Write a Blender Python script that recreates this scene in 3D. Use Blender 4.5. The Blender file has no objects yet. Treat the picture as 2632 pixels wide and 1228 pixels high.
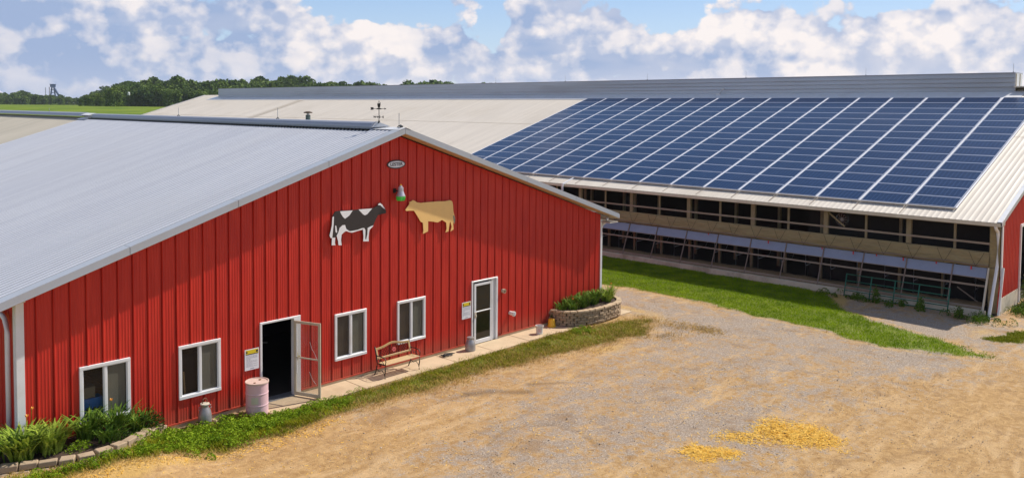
import bpy, bmesh, math, random
import numpy as np
from mathutils import Vector, Matrix, Quaternion

random.seed(7)
rng = np.random.default_rng(11)
scn = bpy.context.scene
col = scn.collection
PI = math.pi

# ------------------------------------------------------------------ camera
CAM = Vector((-26.059, -20.080, 7.934))
RIGHT = Vector((0.69206, -0.72180, 0.00768)); UP = Vector((0.02829, 0.03775, 0.99889)); FWD = Vector((0.72129, 0.69107, -0.04655))
cam_data = bpy.data.cameras.new('camera')
cam = bpy.data.objects.new('camera', cam_data)
col.objects.link(cam)
m = Matrix((RIGHT, UP, -FWD)).transposed().to_4x4()
m.translation = CAM
cam.matrix_world = m
cam_data.sensor_width = 36.0
cam_data.lens = 29.116
cam_data.shift_y = -0.0909
cam_data.clip_start = 0.1
cam_data.clip_end = 6000
scn.camera = cam
scn.cycles.max_bounces = 6; scn.cycles.diffuse_bounces = 3; scn.cycles.glossy_bounces = 3; scn.cycles.transmission_bounces = 3; scn.cycles.transparent_max_bounces = 8

# ------------------------------------------------------------------ light
SUN = Vector((0.88, -0.24, 1.0)).normalized()
sun_data = bpy.data.lights.new('sun', 'SUN')
sun_data.energy = 4.7
sun_data.angle = math.radians(0.55)
sun_data.color = (1.0, 0.93, 0.82)
sun = bpy.data.objects.new('sun', sun_data)
sun.rotation_euler = SUN.to_track_quat('Z', 'Y').to_euler()
sun.location = (0, 0, 40)
col.objects.link(sun)

scn.view_settings.view_transform = 'Standard'
scn.view_settings.look = 'None'
scn.view_settings.gamma = 1
scn.view_settings.exposure = 0.2
scn.view_settings.use_curve_mapping = False

# ------------------------------------------------------------------ node helpers
class NT:
    def __init__(s, nt): s.nt = nt
    def n(s, t, **kw):
        nd = s.nt.nodes.new(t)
        for k, v in kw.items(): setattr(nd, k, v)
        return nd
    def link(s, a, b): s.nt.links.new(a, b)
    def put(s, sock, v):
        if isinstance(v, bpy.types.NodeSocket): s.link(v, sock)
        elif v is not None:
            if hasattr(sock, 'default_value') and hasattr(sock.default_value, '__len__') and not hasattr(v, '__len__'):
                v = [v] * len(sock.default_value)
            sock.default_value = v
    def math(s, op, a, b=None, c=None, clamp=False):
        nd = s.n('ShaderNodeMath', operation=op, use_clamp=clamp)
        s.put(nd.inputs[0], a)
        if b is not None: s.put(nd.inputs[1], b)
        if c is not None: s.put(nd.inputs[2], c)
        return nd.outputs[0]
    def vmath(s, op, a, b=None):
        nd = s.n('ShaderNodeVectorMath', operation=op)
        s.put(nd.inputs[0], a)
        if b is not None: s.put(nd.inputs[1], b)
        return nd.outputs['Value'] if op in ('DOT_PRODUCT', 'LENGTH') else nd.outputs[0]
    def ramp(s, v, a, b, smooth=True):
        nd = s.n('ShaderNodeMapRange', interpolation_type='SMOOTHSTEP' if smooth else 'LINEAR')
        s.put(nd.inputs[0], v); nd.inputs[1].default_value = a; nd.inputs[2].default_value = b
        return nd.outputs[0]
    def mix(s, f, a, b, mode='MIX'):
        nd = s.n('ShaderNodeMix', data_type='RGBA', blend_type=mode)
        s.put(nd.inputs[0], f)
        for i, v in ((6, a), (7, b)):
            if not isinstance(v, bpy.types.NodeSocket): v = (*v[:3], 1.0)
            s.put(nd.inputs[i], v)
        return nd.outputs[2]
    def noise(s, vec, scale, detail=4, rough=0.55, dist=0.0, typ='FBM'):
        nd = s.n('ShaderNodeTexNoise', noise_dimensions='3D', noise_type=typ)
        if vec is not None: s.link(vec, nd.inputs['Vector'])
        nd.inputs['Scale'].default_value = scale; nd.inputs['Detail'].default_value = detail
        nd.inputs['Roughness'].default_value = rough; nd.inputs['Distortion'].default_value = dist
        return nd.outputs['Fac']
    def voro(s, vec, scale, feature='F1', detail=0, rnd=1.0, out='Distance'):
        nd = s.n('ShaderNodeTexVoronoi', feature=feature)
        if vec is not None: s.link(vec, nd.inputs['Vector'])
        nd.inputs['Scale'].default_value = scale
        if 'Detail' in nd.inputs: nd.inputs['Detail'].default_value = detail
        nd.inputs['Randomness'].default_value = rnd
        return nd.outputs[out]
    def scale(s, vec, sc):
        return s.vmath('MULTIPLY', vec, sc)

def new_mat(name):
    mt = bpy.data.materials.new(name); mt.use_nodes = True
    mt.node_tree.nodes.clear()
    t = NT(mt.node_tree)
    out = t.n('ShaderNodeOutputMaterial')
    p = t.n('ShaderNodeBsdfPrincipled')
    t.link(p.outputs[0], out.inputs[0])
    return mt, t, p, out

def coords(t, obj=True):
    tc = t.n('ShaderNodeTexCoord')
    return tc.outputs['Object'] if obj else tc.outputs['Generated']

def worldpos(t):
    return t.n('ShaderNodeNewGeometry').outputs['Position']

def simple(name, c, rough=0.6, metal=0.0, var=0.12, vscale=3.0, bump=0.0, bscale=40.0, bdist=0.01, dirt=None, dirt_amt=0.0, spec=0.5, squash=(1, 1, 1), ior=None):
    """painted or plain surface: base colour with two scales of uneven tone, optional dirt and fine relief"""
    mt, t, p, out = new_mat(name)
    pos = t.scale(worldpos(t), squash)
    n1 = t.noise(pos, vscale, 5, 0.6)
    f = t.math('MULTIPLY_ADD', n1, 2.0 * var, 1.0 - var)
    mul = t.n('ShaderNodeVectorMath', operation='SCALE'); mul.inputs[0].default_value = c[:3]
    t.link(f, mul.inputs[3])
    colr = mul.outputs[0]
    if dirt is not None:
        n2 = t.noise(pos, vscale * 0.35, 6, 0.65)
        colr = t.mix(t.math('MULTIPLY', t.ramp(n2, 0.45, 0.7), dirt_amt), colr, dirt)
    t.link(colr, p.inputs['Base Color'])
    p.inputs['Roughness'].default_value = rough
    p.inputs['Metallic'].default_value = metal
    p.inputs['Specular IOR Level'].default_value = spec
    if bump > 0:
        b = t.n('ShaderNodeBump'); b.inputs['Strength'].default_value = bump; b.inputs['Distance'].default_value = bdist
        t.link(t.noise(pos, bscale, 4, 0.6), b.inputs['Height'])
        t.link(b.outputs[0], p.inputs['Normal'])
    return mt

# ------------------------------------------------------------------ sky
world = bpy.data.worlds.new('World'); scn.world = world; world.use_nodes = True
world.cycles.sampling_method = 'MANUAL'; world.cycles.sample_map_resolution = 256
wt = NT(world.node_tree); world.node_tree.nodes.clear()
wout = wt.n('ShaderNodeOutputWorld'); bg = wt.n('ShaderNodeBackground'); wt.link(bg.outputs[0], wout.inputs[0])
SKY_STRENGTH = 0.1
bg.inputs['Strength'].default_value = SKY_STRENGTH
sky = wt.n('ShaderNodeTexSky', sky_type='NISHITA')
sky.sun_disc = False
sky.sun_elevation = math.asin(SUN.z)
sky.sun_rotation = math.atan2(SUN.x, SUN.y)
sky.altitude = 200; sky.air_density = 1.0; sky.dust_density = 0.6; sky.ozone_density = 2.0
d = wt.vmath('NORMALIZE', wt.n('ShaderNodeTexCoord').outputs['Generated'])
sep = wt.n('ShaderNodeSeparateXYZ'); wt.link(d, sep.inputs[0])
el = wt.math('DEGREES', wt.math('ARCSINE', sep.outputs[2]))
az = wt.math('DEGREES', wt.math('ARCTAN2', sep.outputs[0], sep.outputs[1]))
# (azimuth, elevation, width, height, amount): cloud heaps (+) and blue gaps (-)
BLOBS = [(48.3, 5.4, 2.4, 2.0, .32), (52.6, 5.2, 1.7, 1.6, .30), (50.5, 3.2, 4.5, 1.0, .14), (62.5, 4.9, 4.5, 1.3, .2), (72.0, 4.2, 4.0, 2.2, .14), (34.5, 4.3, 3.2, .9, .16), (40.8, 3.6, 3.0, 1.6, .13),
         (28.0, 5.6, 5.0, .8, .2), (17.0, 6.0, 4.0, .7, .16), (16.0, 3.6, 2.2, 1.5, .12), (57.0, 2.8, 9.0, 1.0, .1),
         (37.0, 6.8, 3.2, .9, -.2), (44.8, 5.4, 1.3, 2.0, -.22), (57.3, 6.2, 2.0, 1.4, -.3), (19.0, 4.5, 1.3, .7, -.14), (22.5, 3.6, 2.5, .8, -.05), (71.0, 6.6, 2.0, .7, -.14)]
bias = None
for (a0, e0, wa, we, amt) in BLOBS:
    u = wt.math('DIVIDE', wt.math('SUBTRACT', az, a0), wa)
    v = wt.math('DIVIDE', wt.math('SUBTRACT', el, e0), we)
    r2 = wt.math('ADD', wt.math('MULTIPLY', u, u), wt.math('MULTIPLY', v, v))
    g = wt.math('MULTIPLY', wt.math('EXPONENT', wt.math('MULTIPLY', r2, -1.0)), amt)
    bias = g if bias is None else wt.math('ADD', bias, g)
def density(off):
    q = wt.vmath('ADD', wt.scale(d, (1.0, 1.0, 1.3)), off)
    n1 = wt.noise(q, 6.8, 8, 0.63, 0.0)
    vo = wt.n('ShaderNodeTexVoronoi', feature='F1'); wt.link(q, vo.inputs['Vector'])
    vo.inputs['Scale'].default_value = 20.0; vo.inputs['Detail'].default_value = 2.0; vo.inputs['Roughness'].default_value = 0.6
    return wt.math('MULTIPLY_ADD', wt.math('SUBTRACT', 0.55, vo.outputs['Distance']), 0.24, n1)
D0 = density((0, 0, 0))
D1 = density((0.012, -0.010, 0.032))
high = wt.ramp(el, 8.0, 32.0)
tot = wt.math('ADD', wt.math('ADD', D0, bias), wt.math('MULTIPLY', high, -0.14))
low = wt.ramp(el, 6.0, 1.8)
tot = wt.math('ADD', tot, wt.math('MULTIPLY', low, 0.19))
west = wt.ramp(az, 42.0, 14.0)      # the clouds thicken and grey towards the left of the picture
tot = wt.math('ADD', tot, wt.math('MULTIPLY', west, 0.09))
cover = wt.ramp(tot, 0.375, 0.44)
lit = wt.ramp(wt.math('SUBTRACT', D0, D1), -0.085, 0.105, False)
big = wt.noise(wt.vmath('ADD', wt.scale(d, (1.0, 1.0, 3.2)), (3.1, 1.7, .4)), 6.5, 3, 0.5)
puffs = wt.ramp(D0, 0.34, 0.66, False)
shade = wt.math('MULTIPLY_ADD', wt.ramp(big, .34, .62), 0.36, -0.13)
shade = wt.math('MULTIPLY_ADD', west, -0.20, shade)
shade = wt.math('ADD', shade, wt.math('MULTIPLY', puffs, 0.38))
shade = wt.math('ADD', shade, wt.math('MULTIPLY', lit, 0.64), clamp=True)
K = 1.0 / SKY_STRENGTH
cloud = wt.mix(shade, (0.31 * K, 0.40 * K, 0.60 * K), (0.88 * K, 0.81 * K, 0.785 * K))
blue = wt.mix(0.55, sky.outputs[0], wt.mix(wt.ramp(el, 0.0, 14.0), (0.55 * K, 0.68 * K, 0.88 * K), (0.20 * K, 0.42 * K, 0.84 * K)))
blue = wt.mix(high, blue, sky.outputs[0])
skyc = wt.mix(wt.math('MULTIPLY', cover, 0.96), blue, cloud)
haze = wt.math('MULTIPLY', wt.ramp(el, 3.4, -0.5), 0.5)
skyc = wt.mix(haze, skyc, wt.mix(west, (0.80 * K, 0.80 * K, 0.88 * K), (0.52 * K, 0.58 * K, 0.74 * K)))
wt.link(skyc, bg.inputs['Color'])

# ------------------------------------------------------------------ mesh helpers
class MB:
    def __init__(s): s.v = []; s.f = []; s.m = []
    def add(s, vs, fs, mi=0):
        b = len(s.v); s.v += [tuple(map(float, q)) for q in vs]
        s.f += [tuple(b + i for i in f) for f in fs]; s.m += [mi] * len(fs); return s
    def box(s, x0, x1, y0, y1, z0, z1, mi=0):
        vs = [(x, y, z) for z in (z0, z1) for y in (y0, y1) for x in (x0, x1)]
        return s.add(vs, [(0, 2, 3, 1), (4, 5, 7, 6), (0, 1, 5, 4), (2, 6, 7, 3), (0, 4, 6, 2), (1, 3, 7, 5)], mi)
    def bar(s, p, q, w, h, up=(0, 0, 1), mi=0):
        p = Vector(p); q = Vector(q); t = (q - p).normalized(); a = t.cross(Vector(up))
        if a.length < 1e-4: a = t.cross(Vector((1, 0, 0)))
        a.normalize(); b = a.cross(t).normalized()
        vs = []
        for c in (p, q):
            for (i, j) in ((-1, -1), (1, -1), (1, 1), (-1, 1)): vs.append(c + a * (i * w / 2) + b * (j * h / 2))
        return s.add(vs, [(3, 2, 1, 0), (4, 5, 6, 7), (0, 1, 5, 4), (1, 2, 6, 5), (2, 3, 7, 6), (3, 0, 4, 7)], mi)
    def tube(s, pts, r, n=8, mi=0, cap=True):
        pts = [Vector(p) for p in pts]; k = len(pts)
        rs = r if hasattr(r, '__len__') else [r] * k
        ref = Vector((0, 0, 1)); vs = []
        for i, p in enumerate(pts):
            t = (pts[min(i + 1, k - 1)] - pts[max(i - 1, 0)]).normalized()
            a = t.cross(ref)
            if a.length < 0.05: a = t.cross(Vector((1, 0, 0)))
            a.normalize(); b = a.cross(t)
            for j in range(n):
                an = 2 * PI * j / n; vs.append(p + (a * math.cos(an) + b * math.sin(an)) * rs[i])
        fs = [(i * n + j, i * n + (j + 1) % n, (i + 1) * n + (j + 1) % n, (i + 1) * n + j) for i in range(k - 1) for j in range(n)]
        if cap: fs += [tuple(range(n))[::-1], tuple((k - 1) * n + j for j in range(n))]
        return s.add(vs, fs, mi)
    def lathe(s, cx, cy, prof, n=20, mi=0):
        vs = []; fs = []
        for (r, z) in prof:
            for j in range(n):
                an = 2 * PI * j / n; vs.append((cx + r * math.cos(an), cy + r * math.sin(an), z))
        for i in range(len(prof) - 1):
            for j in range(n): fs.append((i * n + j, i * n + (j + 1) % n, (i + 1) * n + (j + 1) % n, (i + 1) * n + j))
        return s.add(vs, fs, mi)
    def slab(s, poly, y0, y1, mi=0):
        """outline in x,z given a thickness from y0 (front) to y1"""
        n = len(poly)
        vs = [(x, y0, z) for x, z in poly] + [(x, y1, z) for x, z in poly]
        fs = [tuple(range(n)), tuple(range(2 * n - 1, n - 1, -1))] + [(i, i + n, (i + 1) % n + n, (i + 1) % n) for i in range(n)]
        return s.add(vs, fs, mi)
    def mesh(s, name, mats, smooth=False):
        me = bpy.data.meshes.new(name); me.from_pydata(s.v, [], s.f)
        for mt in (mats if isinstance(mats, (list, tuple)) else [mats]): me.materials.append(mt)
        if any(s.m): me.polygons.foreach_set('material_index', s.m)
        if smooth: me.shade_smooth()
        me.update(); return me
    def build(s, name, mats, parent=None, smooth=False, recalc=True, bevel=0):
        me = s.mesh(name, mats, smooth)
        if recalc or bevel:
            bm = bmesh.new(); bm.from_mesh(me)
            if recalc: bmesh.ops.recalc_face_normals(bm, faces=bm.faces)
            if bevel: bmesh.ops.bevel(bm, geom=list(bm.edges), offset=bevel, segments=1, affect='EDGES', clamp_overlap=True)
            bm.to_mesh(me); bm.free()
        o = bpy.data.objects.new(name, me); col.objects.link(o)
        if parent is not None: o.parent = parent
        return o

def tag(o, label=None, cat=None, group=None, kind=None):
    if label: o['label'] = label
    if cat: o['category'] = cat
    if group: o['group'] = group
    if kind: o['kind'] = kind
    return o
def thing(name, loc=(0, 0, 0), label=None, cat=None, group=None, rz=0.0):
    o = bpy.data.objects.new(name, None); col.objects.link(o); o.location = loc; o.rotation_euler = (0, 0, rz)
    o.empty_display_size = 0.1
    return tag(o, label, cat, group)
def node(name, parent, loc=(0, 0, 0)):
    o = bpy.data.objects.new(name, None); col.objects.link(o); o.parent = parent; o.location = loc; o.empty_display_size = .05
    return o
def fast_mesh(name, V, loops, starts, mats, midx=None, smooth=False):
    me = bpy.data.meshes.new(name)
    V = np.ascontiguousarray(V, dtype=np.float32); loops = np.ascontiguousarray(loops, dtype=np.int32).ravel(); starts = np.ascontiguousarray(starts, dtype=np.int32)
    me.vertices.add(len(V)); me.vertices.foreach_set('co', V.ravel())
    me.loops.add(len(loops)); me.loops.foreach_set('vertex_index', loops)
    me.polygons.add(len(starts)); me.polygons.foreach_set('loop_start', starts)
    for mt in (mats if isinstance(mats, (list, tuple)) else [mats]): me.materials.append(mt)
    if midx is not None: me.polygons.foreach_set('material_index', np.ascontiguousarray(midx, dtype=np.int32))
    me.update(calc_edges=True)
    if smooth: me.shade_smooth()
    return me
def link_mesh(name, me, parent=None):
    o = bpy.data.objects.new(name, me); col.objects.link(o)
    if parent is not None: o.parent = parent
    return o

# numpy value noise (for masks and relief of the ground)
def vnoise(x, y, seed=0):
    r = np.random.default_rng(seed).random((256, 256))
    xi = np.floor(x).astype(int); yi = np.floor(y).astype(int); fx = x - xi; fy = y - yi
    fx = fx * fx * (3 - 2 * fx); fy = fy * fy * (3 - 2 * fy)
    g = lambda a, b: r[a % 256, b % 256]
    return (g(xi, yi) * (1 - fx) + g(xi + 1, yi) * fx) * (1 - fy) + (g(xi, yi + 1) * (1 - fx) + g(xi + 1, yi + 1) * fx) * fy
def fbm(x, y, sc, oct=4, seed=0):
    a = 0; w = 1; tot = 0
    for k in range(oct):
        a = a + w * vnoise(x * sc + 17.3 * k, y * sc - 9.1 * k, seed + k); tot += w; w *= 0.55; sc *= 2.03
    return a / tot
def sm(x): x = np.clip(x, 0, 1); return x * x * (3 - 2 * x)
def sdist(px, py, poly):
    """signed distance to polygon: positive inside"""
    d = np.full(px.shape, 1e9); inside = np.zeros(px.shape, bool); n = len(poly)
    for i in range(n):
        ax, ay = poly[i]; bx, by = poly[(i + 1) % n]; ex, ey = bx - ax, by - ay
        t = np.clip(((px - ax) * ex + (py - ay) * ey) / (ex * ex + ey * ey + 1e-12), 0, 1)
        d = np.minimum(d, np.hypot(px - ax - t * ex, py - ay - t * ey))
        c = ((ay > py) != (by > py)) & (px < (bx - ax) * (py - ay) / (by - ay + 1e-12) + ax)
        inside ^= c
    return np.where(inside, d, -d)

# ------------------------------------------------------------------ materials
def metal_red(name):
    mt, t, p, out = new_mat(name)
    pos = worldpos(t)
    st = t.noise(t.scale(pos, (9, 9, .7)), 1.0, 5, .6)
    bl = t.noise(pos, .8, 4, .6)
    c = t.mix(t.ramp(st, .3, .75), (.48, .018, .010), (.60, .034, .018))
    c = t.mix(t.math('MULTIPLY', t.ramp(bl, .4, .8), .35), c, (.40, .012, .012))
    sepz = t.n('ShaderNodeSeparateXYZ'); t.link(pos, sepz.inputs[0])
    dirt = t.math('MULTIPLY', t.ramp(t.math('ADD', sepz.outputs[2], t.math('MULTIPLY', st, .5)), .85, .05), .55)   # splashed mud low on the wall
    c = t.mix(dirt, c, (.30, .12, .07))
    t.link(c, p.inputs['Base Color'])
    t.link(t.math('MULTIPLY_ADD', bl, .25, .32), p.inputs['Roughness'])
    p.inputs['Specular IOR Level'].default_value = .4
    return mt
M = {}
M['red'] = metal_red('red_painted_steel')
def roof_mat(name, c0, c1, stain, amt, rough, metal=0.0):
    mt, t, p, out = new_mat(name); p.inputs['Metallic'].default_value = metal
    pos = worldpos(t)
    run = t.noise(t.scale(pos, (.12, 2.2, .12)), 1.0, 5, .6)
    blot = t.noise(pos, .22, 5, .6)
    fine = t.noise(pos, 6, 4, .7)
    c = t.mix(t.ramp(run, .3, .7), c0, c1)
    c = t.mix(t.math('MULTIPLY', t.ramp(blot, .45, .75), amt), c, stain)
    c = t.mix(t.math('MULTIPLY', t.ramp(fine, .55, .8), amt * .5), c, stain)
    t.link(c, p.inputs['Base Color'])
    t.link(t.math('MULTIPLY_ADD', blot, .2, rough), p.inputs['Roughness'])
    return mt
M['roof_new'] = roof_mat('pale_grey_roof_steel', (.68, .69, .74), (.76, .77, .81), (.60, .60, .61), .25, .32, metal=.45)
M['roof_old'] = roof_mat('weathered_roof_steel', (.42, .39, .33), (.50, .46, .39), (.34, .31, .26), .4, .5)
M['roof_pan_shade'] = roof_mat('shade_toned_roof_pans', (.29, .30, .33), (.35, .36, .39), (.27, .27, .27), .3, .45, metal=.3)  # rib shade painted into the pan faces as a darker grey
M['roof_dull'] = roof_mat('dull_cream_roof_steel', (.48, .42, .34), (.54, .47, .38), (.42, .36, .27), .4, .5)
M['roof_tan'] = roof_mat('cream_roof_steel', (.58, .525, .455), (.66, .60, .52), (.47, .41, .33), .4, .5)
M['white'] = simple('white_trim_paint', (.74, .75, .77), .35, var=.06, vscale=4, dirt=(.5, .46, .38), dirt_amt=.25)
M['trim_grey'] = simple('pale_grey_trim', (.40, .43, .48), .32, var=.06, vscale=2, dirt=(.38, .38, .38), dirt_amt=.3)
M['soffit'] = simple('tan_soffit', (.55, .42, .26), .6, var=.1)
M['cream'] = simple('cream_trim', (.62, .56, .45), .5, var=.1, dirt=(.35, .28, .2), dirt_amt=.4)
M['wood_tan'] = simple('weathered_tan_timber', (.27, .22, .13), .75, var=.25, vscale=5, dirt=(.16, .13, .09), dirt_amt=.5)
M['wood_grey'] = simple('grey_timber_rail', (.31, .25, .20), .75, var=.25, vscale=4, dirt=(.2, .15, .11), dirt_amt=.5)
M['bar_brown'] = simple('brown_grey_bar', (.22, .16, .13), .7, var=.25)
M['galv'] = simple('galvanised_steel', (.42, .43, .45), .4, .6, var=.15)
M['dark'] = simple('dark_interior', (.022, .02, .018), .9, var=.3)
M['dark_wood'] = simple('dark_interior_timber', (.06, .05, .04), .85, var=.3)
M['black'] = simple('black_iron', (.02, .02, .021), .45, .3, var=.2)
M['concrete'] = simple('concrete', (.56, .43, .28), .9, var=.18, vscale=2.5, bump=.4, bscale=60, dirt=(.38, .27, .16), dirt_amt=.5)
M['curb'] = simple('stained_concrete_kerb', (.60, .54, .42), .9, var=.22, vscale=3, bump=.4, bscale=40, dirt=(.22, .17, .1), dirt_amt=.6)
M['bench_wood'] = simple('varnished_bench_slats', (.50, .33, .15), .45, var=.2, vscale=9)
M['vent_metal'] = simple('grey_ridge_metal', (.34, .36, .42), .4, .3, var=.12, vscale=1.5, squash=(1, .1, 1))
M['cupola'] = simple('blue_grey_cladding', (.50, .54, .58), .45, .1, var=.12, vscale=.6, squash=(1, .3, 3), dirt=(.22, .2, .18), dirt_amt=.3)
M['tarp'] = simple('blue_grey_tarpaulin', (.25, .29, .41), .35, var=.15, vscale=2.5, bump=.5, bscale=5)
M['curtain'] = simple('tan_rolled_curtain', (.33, .26, .13), .65, var=.25, vscale=2, dirt=(.2, .16, .08), dirt_amt=.5, bump=1.0, bscale=2, bdist=.06, squash=(6, 1, 8))
M['green_gate'] = simple('green_gate_paint', (.02, .14, .085), .5, var=.25, vscale=6)
M['stone'] = simple('tumbled_wall_block', (.36, .26, .165), .92, var=.35, vscale=7, bump=.8, bscale=45, dirt=(.18, .13, .08), dirt_amt=.5)
M['capstone'] = simple('pale_cap_block', (.52, .39, .25), .92, var=.25, vscale=7, bump=.8, bscale=45, dirt=(.3, .2, .12), dirt_amt=.4)
M['cover_stone'] = simple('edging_block', (.40, .30, .20), .92, var=.3, vscale=6, bump=.8, bscale=45, dirt=(.22, .16, .1), dirt_amt=.5)
M['feed'] = simple('brown_feed', (.30, .20, .10), .95, var=.4, vscale=8, bump=1, bscale=40)
M['soil'] = simple('dark_bed_soil', (.06, .035, .022), .95, var=.35, vscale=12, bump=1, bscale=50)
M['pink'] = simple('faded_pink_drum', (.70, .46, .50), .5, var=.08, vscale=3, dirt=(.5, .36, .33), dirt_amt=.4)
M['drum_lid'] = simple('dusty_drum_lid', (.60, .44, .38), .6, var=.12, vscale=6, dirt=(.45, .25, .14), dirt_amt=.5)
M['can'] = simple('dull_milk_can_metal', (.36, .35, .36), .42, .5, var=.25, vscale=8, dirt=(.3, .24, .17), dirt_amt=.5)
M['yellow'] = simple('yellow_plastic', (.75, .42, .015), .4, var=.1)
M['plastic'] = simple('white_plastic', (.72, .70, .68), .4, var=.06, dirt=(.5, .35, .25), dirt_amt=.4)
M['cow_black'] = simple('black_board_paint', (.028, .022, .022), .5, var=.25, vscale=9)
M['cow_white'] = simple('white_board_paint', (.80, .80, .82), .5, var=.06, vscale=8)
M['cow_tan'] = simple('tan_board_paint', (.86, .55, .20), .5, var=.06, vscale=5)
M['tail_grey'] = simple('grey_tail_paint', (.25, .25, .2), .5)
M['sign_white'] = simple('white_sign_paint', (.72, .73, .78), .35, var=.03)
M['sign_yellow'] = simple('yellow_sign_paint', (.68, .52, .02), .4, var=.1)
M['ink'] = simple('black_ink', (.02, .02, .025), .5)
M['ink_grey'] = simple('grey_print', (.35, .36, .42), .5)
M['brass'] = simple('brass', (.45, .38, .06), .35, .8)
M['lamp_metal'] = simple('dull_lamp_metal', (.5, .5, .56), .35, .4)
M['beige'] = simple('beige_door_frame', (.52, .47, .36), .45, var=.08, dirt=(.36, .3, .2), dirt_amt=.4)
M['blue_box'] = simple('blue_plastic_crate', (.03, .20, .62), .5)
M['rust'] = simple('rusty_steel', (.20, .10, .05), .8, var=.3, vscale=8)
M['pipe_green'] = simple('grey_green_pipe', (.07, .10, .09), .5)
M['cap_brown'] = simple('brown_cap', (.07, .04, .02), .7)
M['reddot'] = simple('red_strap', (.55, .03, .03), .6)
M['roof_edge'] = simple('drip_edge', (.48, .45, .40), .5, var=.1)
M['headframe'] = simple('haze_blue_steel', (.01, .05, .16), .6)  # blue of the distant air is put into the steel colour

def leaf_mat(name, a, b, trans=.25, vs=1.5, dry=None, rough=.55, spec=.05):
    mt, t, p, out = new_mat(name)
    pos = worldpos(t)
    n1 = t.noise(pos, vs, 4, .6)
    n2 = t.noise(pos, vs * 14, 2, .6)
    c = t.mix(t.ramp(t.math('MULTIPLY_ADD', n2, .5, t.math('MULTIPLY', n1, .6)), .35, .75), a, b)
    if dry is not None:
        n3 = t.noise(pos, vs * 4, 3, .7)
        c = t.mix(t.ramp(n3, .58, .72), c, dry)
    t.link(c, p.inputs['Base Color']); p.inputs['Roughness'].default_value = rough
    p.inputs['Specular IOR Level'].default_value = spec
    tr = t.n('ShaderNodeBsdfTranslucent'); t.link(c, tr.inputs[0])
    mx = t.n('ShaderNodeMixShader'); mx.inputs[0].default_value = trans
    t.link(p.outputs[0], mx.inputs[1]); t.link(tr.outputs[0], mx.inputs[2]); t.link(mx.outputs[0], out.inputs[0])
    return mt
M['grass'] = leaf_mat('lawn_grass', (.11, .21, .002), (.34, .46, .006), .35, 1.2)
M['grass_verge'] = leaf_mat('verge_grass', (.11, .15, .004), (.36, .36, .015), .2, 2.0, dry=(.52, .36, .09))
M['grass_dry'] = leaf_mat('dry_grass', (.30, .20, .06), (.56, .38, .11), .2, 3)
M['straw'] = leaf_mat('golden_straw', (.74, .40, .045), (.97, .68, .17), .15, 6)
M['weed'] = leaf_mat('weed_leaves', (.08, .17, .006), (.38, .52, .035), .2, 4)
M['lily'] = leaf_mat('daylily_leaves', (.035, .09, .010), (.20, .32, .04), .12, 3, dry=(.33, .33, .06))
M['lily_bright'] = leaf_mat('yellowgreen_daylily_leaves', (.08, .16, .012), (.46, .56, .08), .15, 4)
M['shrub'] = leaf_mat('dark_shrub_leaves', (.018, .05, .006), (.05, .10, .012), .2, 3)
M['weed_dark'] = leaf_mat('shaded_weed_leaves', (.04, .10, .008), (.15, .24, .02), .15, 4)
M['flower'] = simple('pink_flowers', (.6, .12, .12), .6)
M['flower_o'] = simple('orange_flowers', (.75, .30, .03), .6)
M['tree'] = leaf_mat('woodland_leaves', (.030, .080, .022), (.20, .27, .05), .12, .13)
M['trunk'] = simple('bark', (.09, .07, .05), .9)

# glass: mostly clear with sky reflection
def glass_mat(name, tint, clear, rough=.03):
    mt, t, p, out = new_mat(name)
    p.inputs['Base Color'].default_value = (*tint, 1); p.inputs['Roughness'].default_value = rough; p.inputs['Specular IOR Level'].default_value = .6
    tr = t.n('ShaderNodeBsdfTransparent'); mx = t.n('ShaderNodeMixShader'); mx.inputs[0].default_value = clear
    t.link(p.outputs[0], mx.inputs[1]); t.link(tr.outputs[0], mx.inputs[2]); t.link(mx.outputs[0], out.inputs[0])
    return mt
M['glass'] = glass_mat('clear_window_glass', (.02, .02, .022), .75)
M['glass_door'] = glass_mat('storm_door_glass', (.10, .10, .09), .80)
M['glass_dark'] = glass_mat('dark_door_glass', (.012, .013, .008), .15)
M['screen'] = simple('grey_insect_screen', (.30, .30, .24), .5, var=.25, vscale=2, squash=(6, 6, .6))
M['screen_brown'] = simple('brown_blind', (.15, .12, .09), .35, var=.35, vscale=2, squash=(8, 8, .5))
def lens_mat():
    mt, t, p, out = new_mat('green_lamp_lens')
    p.inputs['Base Color'].default_value = (.10, .72, .14, 1); p.inputs['Roughness'].default_value = .25
    tr = t.n('ShaderNodeBsdfTranslucent'); tr.inputs[0].default_value = (.25, .95, .3, 1)
    mx = t.n('ShaderNodeMixShader'); mx.inputs[0].default_value = .5
    t.link(p.outputs[0], mx.inputs[1]); t.link(tr.outputs[0], mx.inputs[2]); t.link(mx.outputs[0], out.inputs[0])
    return mt
M['lens'] = lens_mat()

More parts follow.
